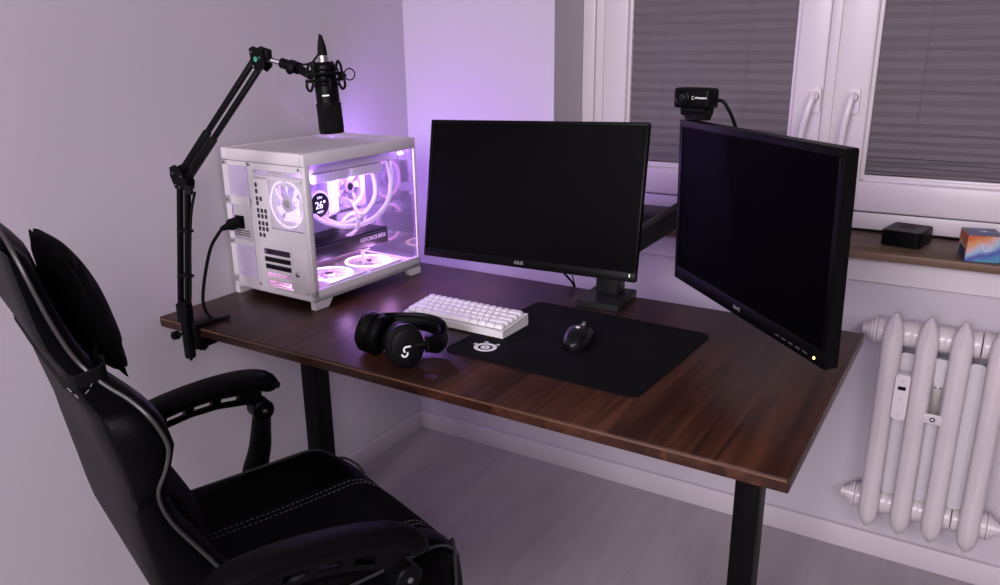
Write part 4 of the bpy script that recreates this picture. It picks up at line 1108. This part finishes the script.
seat = obj('seat', bm, [mesh_f, leather], ch, 75)
for p in seat.data.polygons:
    c_ = p.center; u = (c_.x - CX) / SW
    if abs(u) > .52 or p.normal.z < .4: p.material_index = 1
for s_ in (-1, 1):
    bm = NB(); pts = [sp_pt(s_ * .93, v) + V((0, 0, .0018)) for v in [i / 16 for i in range(17)]]
    tube(bm, pts, .0028, 8, 2); obj('piping', bm, piping_m, seat)
    for o_ in (.38, .44):
        bm = NB(); dashes(bm, [sp_pt(s_ * o_, v) + V((0, 0, .0006)) for v in [.02 + i / 17 for i in range(17)]], .0006, .005, .0035); obj('stitching', bm, stitch_m, seat)
# side bolster end caps at the front corner: piped panel
for s_ in (-1, 1):
    bm = NB(); q0 = sp_pt(s_ * .97, .90)
    tube(bm, [sp_pt(s_ * .72, .985) + V((0, .004, -.004)), sp_pt(s_ * .80, .97) + V((0, .006, .004)), sp_pt(s_ * .93, .95) + V((0, .004, .002)), sp_pt(s_ * .99, .93) + V((s_ * .005, .004, -.02)), sp_pt(s_ * .99, .93) + V((s_ * .006, .002, -.07))], .0028, 8); obj('corner_piping', bm, piping_m, seat)
# armrests
def armrest(ax, dz, sgn, pitch=0, dy=0, wid=.033):
    n0 = len(bpy.data.objects)
    def pz(y): return pitch * (y + .20)
    path = [(-.455, .640), (-.40, .668), (-.34, .685), (-.27, .694), (-.20, .696), (-.14, .688), (-.095, .664)]
    bm = NB()
    P_ = catmull([V((0, y, z)) for y, z in path], 6)
    P_ = [p + V((0, 0, pz(p.y))) for p in P_]; rings = []
    for i, p in enumerate(P_):
        d = (P_[min(i + 1, len(P_) - 1)] - P_[max(i - 1, 0)]).normalized(); n = V((0, -d.z, d.y)); t = i / (len(P_) - 1)
        e = min(1, max(.35, math.sin(min(1, (1 - t) / .12 + .02) * PI / 2))) * min(1, .55 + t * 3)
        hw_, hh = wid * e, (.0165 + .005 * t) * e
        rings.append([V((ax + hw_ * math.copysign(abs(math.cos(a)) ** .75, math.cos(a)), p.y, p.z + dz)) + n * (hh * math.copysign(abs(math.sin(a)) ** .8, math.sin(a))) for a in [2 * PI * k / 20 for k in range(20)]])
    loft(bm, rings); pad_ = obj('armrest', bm, leather_soft, ch, 70, (0, dy, 0))
    # moulded bracket beneath with three slots, pivot and curved post
    bm = NB()
    up_, lo_ = [], []
    br = [(-.45, .628, .598), (-.40, .655, .622), (-.34, .672, .640), (-.285, .680, .649), (-.23, .682, .650), (-.175, .679, .642), (-.135, .671, .632)]
    for k in range(len(br) - 1):
        y0, t0, b0 = br[k]; y1, t1, b1 = br[k + 1]
        m0, m1 = (t0 + b0) / 2, (t1 + b1) / 2
        quads = [((y0, t0), (y1, t1), (y1, b1), (y0, b0))]
        if k in (2, 3, 4):
            f_ = .36; g_ = .74
            def Lq(a, b, t): return (a[0] + (b[0] - a[0]) * t, a[1] + (b[1] - a[1]) * t)
            T0, T1, B0_, B1_ = (y0, t0), (y1, t1), (y0, b0), (y1, b1)
            quads = [(T0, T1, Lq(T1, B1_, f_), Lq(T0, B0_, f_)), (Lq(T0, B0_, g_), Lq(T1, B1_, g_), B1_, B0_)]
            M0, M1_ = Lq(T0, B0_, f_), Lq(T1, B1_, f_); N0, N1 = Lq(T0, B0_, g_), Lq(T1, B1_, g_)
            quads += [(M0, Lq(M0, M1_, .18), Lq(N0, N1, .1), N0), (Lq(M0, M1_, .86), M1_, N1, Lq(N0, N1, .78))]
        for q4 in quads: prism(bm, q4, lambda u, v, t: (ax + t, u, v + dz + pz(u)), -.007, .007)
    bmesh.ops.remove_doubles(bm, verts=bm.verts, dist=1e-5)
    brk = obj('armrest_bracket', bm, black_p, pad_, 30)
    bm = NB(); lathe(bm, (ax - .021, -.138, .622 + dz + pz(-.138)), (1, 0, 0), [(0, .02), (.003, .0235), (.039, .0235), (.042, .02)], 28); pv = obj('pivot', bm, black_s, pad_, 40)
    bm = NB(); lathe(bm, (ax + .021, -.138, .622 + dz + pz(-.138)), (1, 0, 0), [(0, .005), (.0015, .005), (.002, .003)], 14); lathe(bm, (ax - .021, -.138, .622 + dz + pz(-.138)), (-1, 0, 0), [(0, .005), (.0015, .005), (.002, .003)], 14); obj('bolt', bm, metal, pv)
    bm = NB()
    ps_ = catmull([V((0, -.135, .622)), V((0, -.142, .575)), V((0, -.150, .53)), V((0, -.166, .485)), V((0, -.185, .44)), V((0, -.20, .40))], 5); rings = []
    for i, p in enumerate(ps_):
        t = i / (len(ps_) - 1); hw_ = .019 + .022 * t ** 1.3; xo = -sgn * (.0 + .05 * max(0, t - .55) / .45)
        rings.append([V((ax + xo * 1.0 + .016 * math.cos(a) * 1.2, p.y + hw_ * math.sin(a), p.z + (dz + pz(-.138)) * (1 - t))) for a in [PI / 4 + 2 * PI * k / 16 for k in range(16)]])
    loft(bm, rings); obj('armrest_post', bm, black_p, pad_, 50)
armrest(-.292, 0, -1)
armrest(.322, -.032, 1, -.27, -.036, .029)
# recliner joint covers, under-seat mechanism, gas lift, five-star base with castors
for s_ in (-1, 1):
    bm = NB(); lathe(bm, (CX + s_ * .225, -.375, .45), (s_, 0, 0), [(0, .036), (.014, .036), (.018, .03)], 28); box(bm, (CX + s_ * .232, -.34, .42), (.012, .10, .03), .004); obj('recliner_cover', bm, black_p, ch)
bm = NB(); bx(bm, CX - .2, CX + .2, -.40, -.06, .345, .366, .006); bx(bm, CX - .09, CX + .09, -.32, -.10, .29, .346, .008); bx(bm, CX - .36, CX + .34, -.24, -.17, .366, .402, .006); mech = obj('seat_mechanism', bm, steel_b, ch)
bm = NB(); tube(bm, [(CX + .08, -.2, .325), (CX + .2, -.2, .32), (CX + .27, -.2, .31)], .006, 8); obj('lever', bm, steel_b, mech)
bm = NB(); lathe(bm, (CX, -.21, .10), (0, 0, 1), [(0, .032), (.06, .03), (.061, .025), (.13, .025), (.131, .015), (.195, .015)], 24); obj('gas_lift', bm, steel_b, ch)
bm = NB(); lathe(bm, (CX, -.21, .075), (0, 0, 1), [(0, .045), (.04, .045), (.05, .036)], 24)
for k in range(5):
    a = 2 * PI * k / 5 + .3; e = V((math.cos(a), math.sin(a), 0)); rings = []
    for q, zz, ww, hh in ((.02, .095, .030, .022), (.15, .09, .026, .018), (.29, .072, .020, .012)):
        s_ = V((-e.y, e.x, 0)); c_ = V((CX, -.21, zz)) + e * q
        rings.append([c_ + s_ * ww + V((0, 0, hh)), c_ - s_ * ww + V((0, 0, hh)), c_ - s_ * ww * 1.1 - V((0, 0, hh)), c_ + s_ * ww * 1.1 - V((0, 0, hh))])
    loft(bm, rings)
star = obj('star_base', bm, black_p, ch)
for k in range(5):
    a = 2 * PI * k / 5 + .3; e = V((math.cos(a), math.sin(a), 0)); s_ = V((-e.y, e.x, 0)); c_ = V((CX, -.21, .0285)) + e * .285
    bm = NB()
    for q in (-1, 1): lathe(bm, c_ + s_ * (.006 * q), s_ * q, [(0, .024), (.003, .028), (.015, .028), (.018, .022)], 20)
    cyl(bm, c_ + V((0, 0, .0)), c_ + V((0, 0, .042)), .006, n=10); obj('castor', bm, black_p, star)

# ------------------------------------------------------------------ light
def area(name, loc_, rot, size, power, col, sy=None):
    l = bpy.data.lights.new(name, 'AREA'); l.energy = power; l.color = col; l.size = size
    if sy: l.shape = 'RECTANGLE'; l.size_y = sy
    else: l.shape = 'DISK'
    o = bpy.data.objects.new(name, l); COL.objects.link(o); o.location = loc_; o.rotation_euler = rot; return o
area('ceiling_lamp', (2.7, -3.6, 2.4), (R(48), 0, R(38)), 1.2, 60, (1, .915, .985))
area('ceiling_lamp', (1.4, -4.5, 2.0), (R(68), 0, R(12)), 1.3, 122, (1, .91, 1))
def point(name, p, power, col, r=.03):
    l = bpy.data.lights.new(name, 'POINT'); l.energy = power; l.color = col; l.shadow_soft_size = r
    o = bpy.data.objects.new(name, l); COL.objects.link(o); o.parent = pc; o.location = p; return o
# added point lights, no visible strips: violet glow inside the case and on the walls
point('case_fill_light', (-.06, .391, .335), 2.2, (.46, .22, 1), .004)
point('case_fill_light', (-.21, .391, .27), 3.8, (.46, .22, 1), .004)
point('case_fill_light', (-.21, .391, .12), 2.2, (.46, .22, 1), .004)
point('case_fill_light', (-.035, .035, .30), .9, (.42, .2, 1), .012)
point('case_fill_light', (-.06, .2, .285), .8, (.50, .24, 1), .012)
point('case_fill_light', (-.12, .05, .062), .35, (1, .35, .85), .01)
point('case_fill_light', (-.15, .35, .315), 1.4, (.5, .28, 1), .008)
point('case_fill_light', (-.05, .12, .075), .4, (.72, .36, 1), .02)
point('case_fill_light', (-.05, .30, .075), .4, (.8, .34, .9), .02)
W_ = bpy.data.worlds.new('world'); S.world = W_; W_.use_nodes = True
W_.node_tree.nodes['Background'].inputs[0].default_value = (.02, .02, .03, 1); W_.node_tree.nodes['Background'].inputs[1].default_value = .2

S.view_settings.view_transform = 'Standard'; S.view_settings.look = 'None'; S.view_settings.gamma = 1; S.view_settings.use_curve_mapping = False
S.view_settings.exposure = 0
S.cycles.use_denoising = True
S.cycles.max_bounces = 8; S.cycles.transparent_max_bounces = 24
S.cycles.sample_clamp_indirect = 4
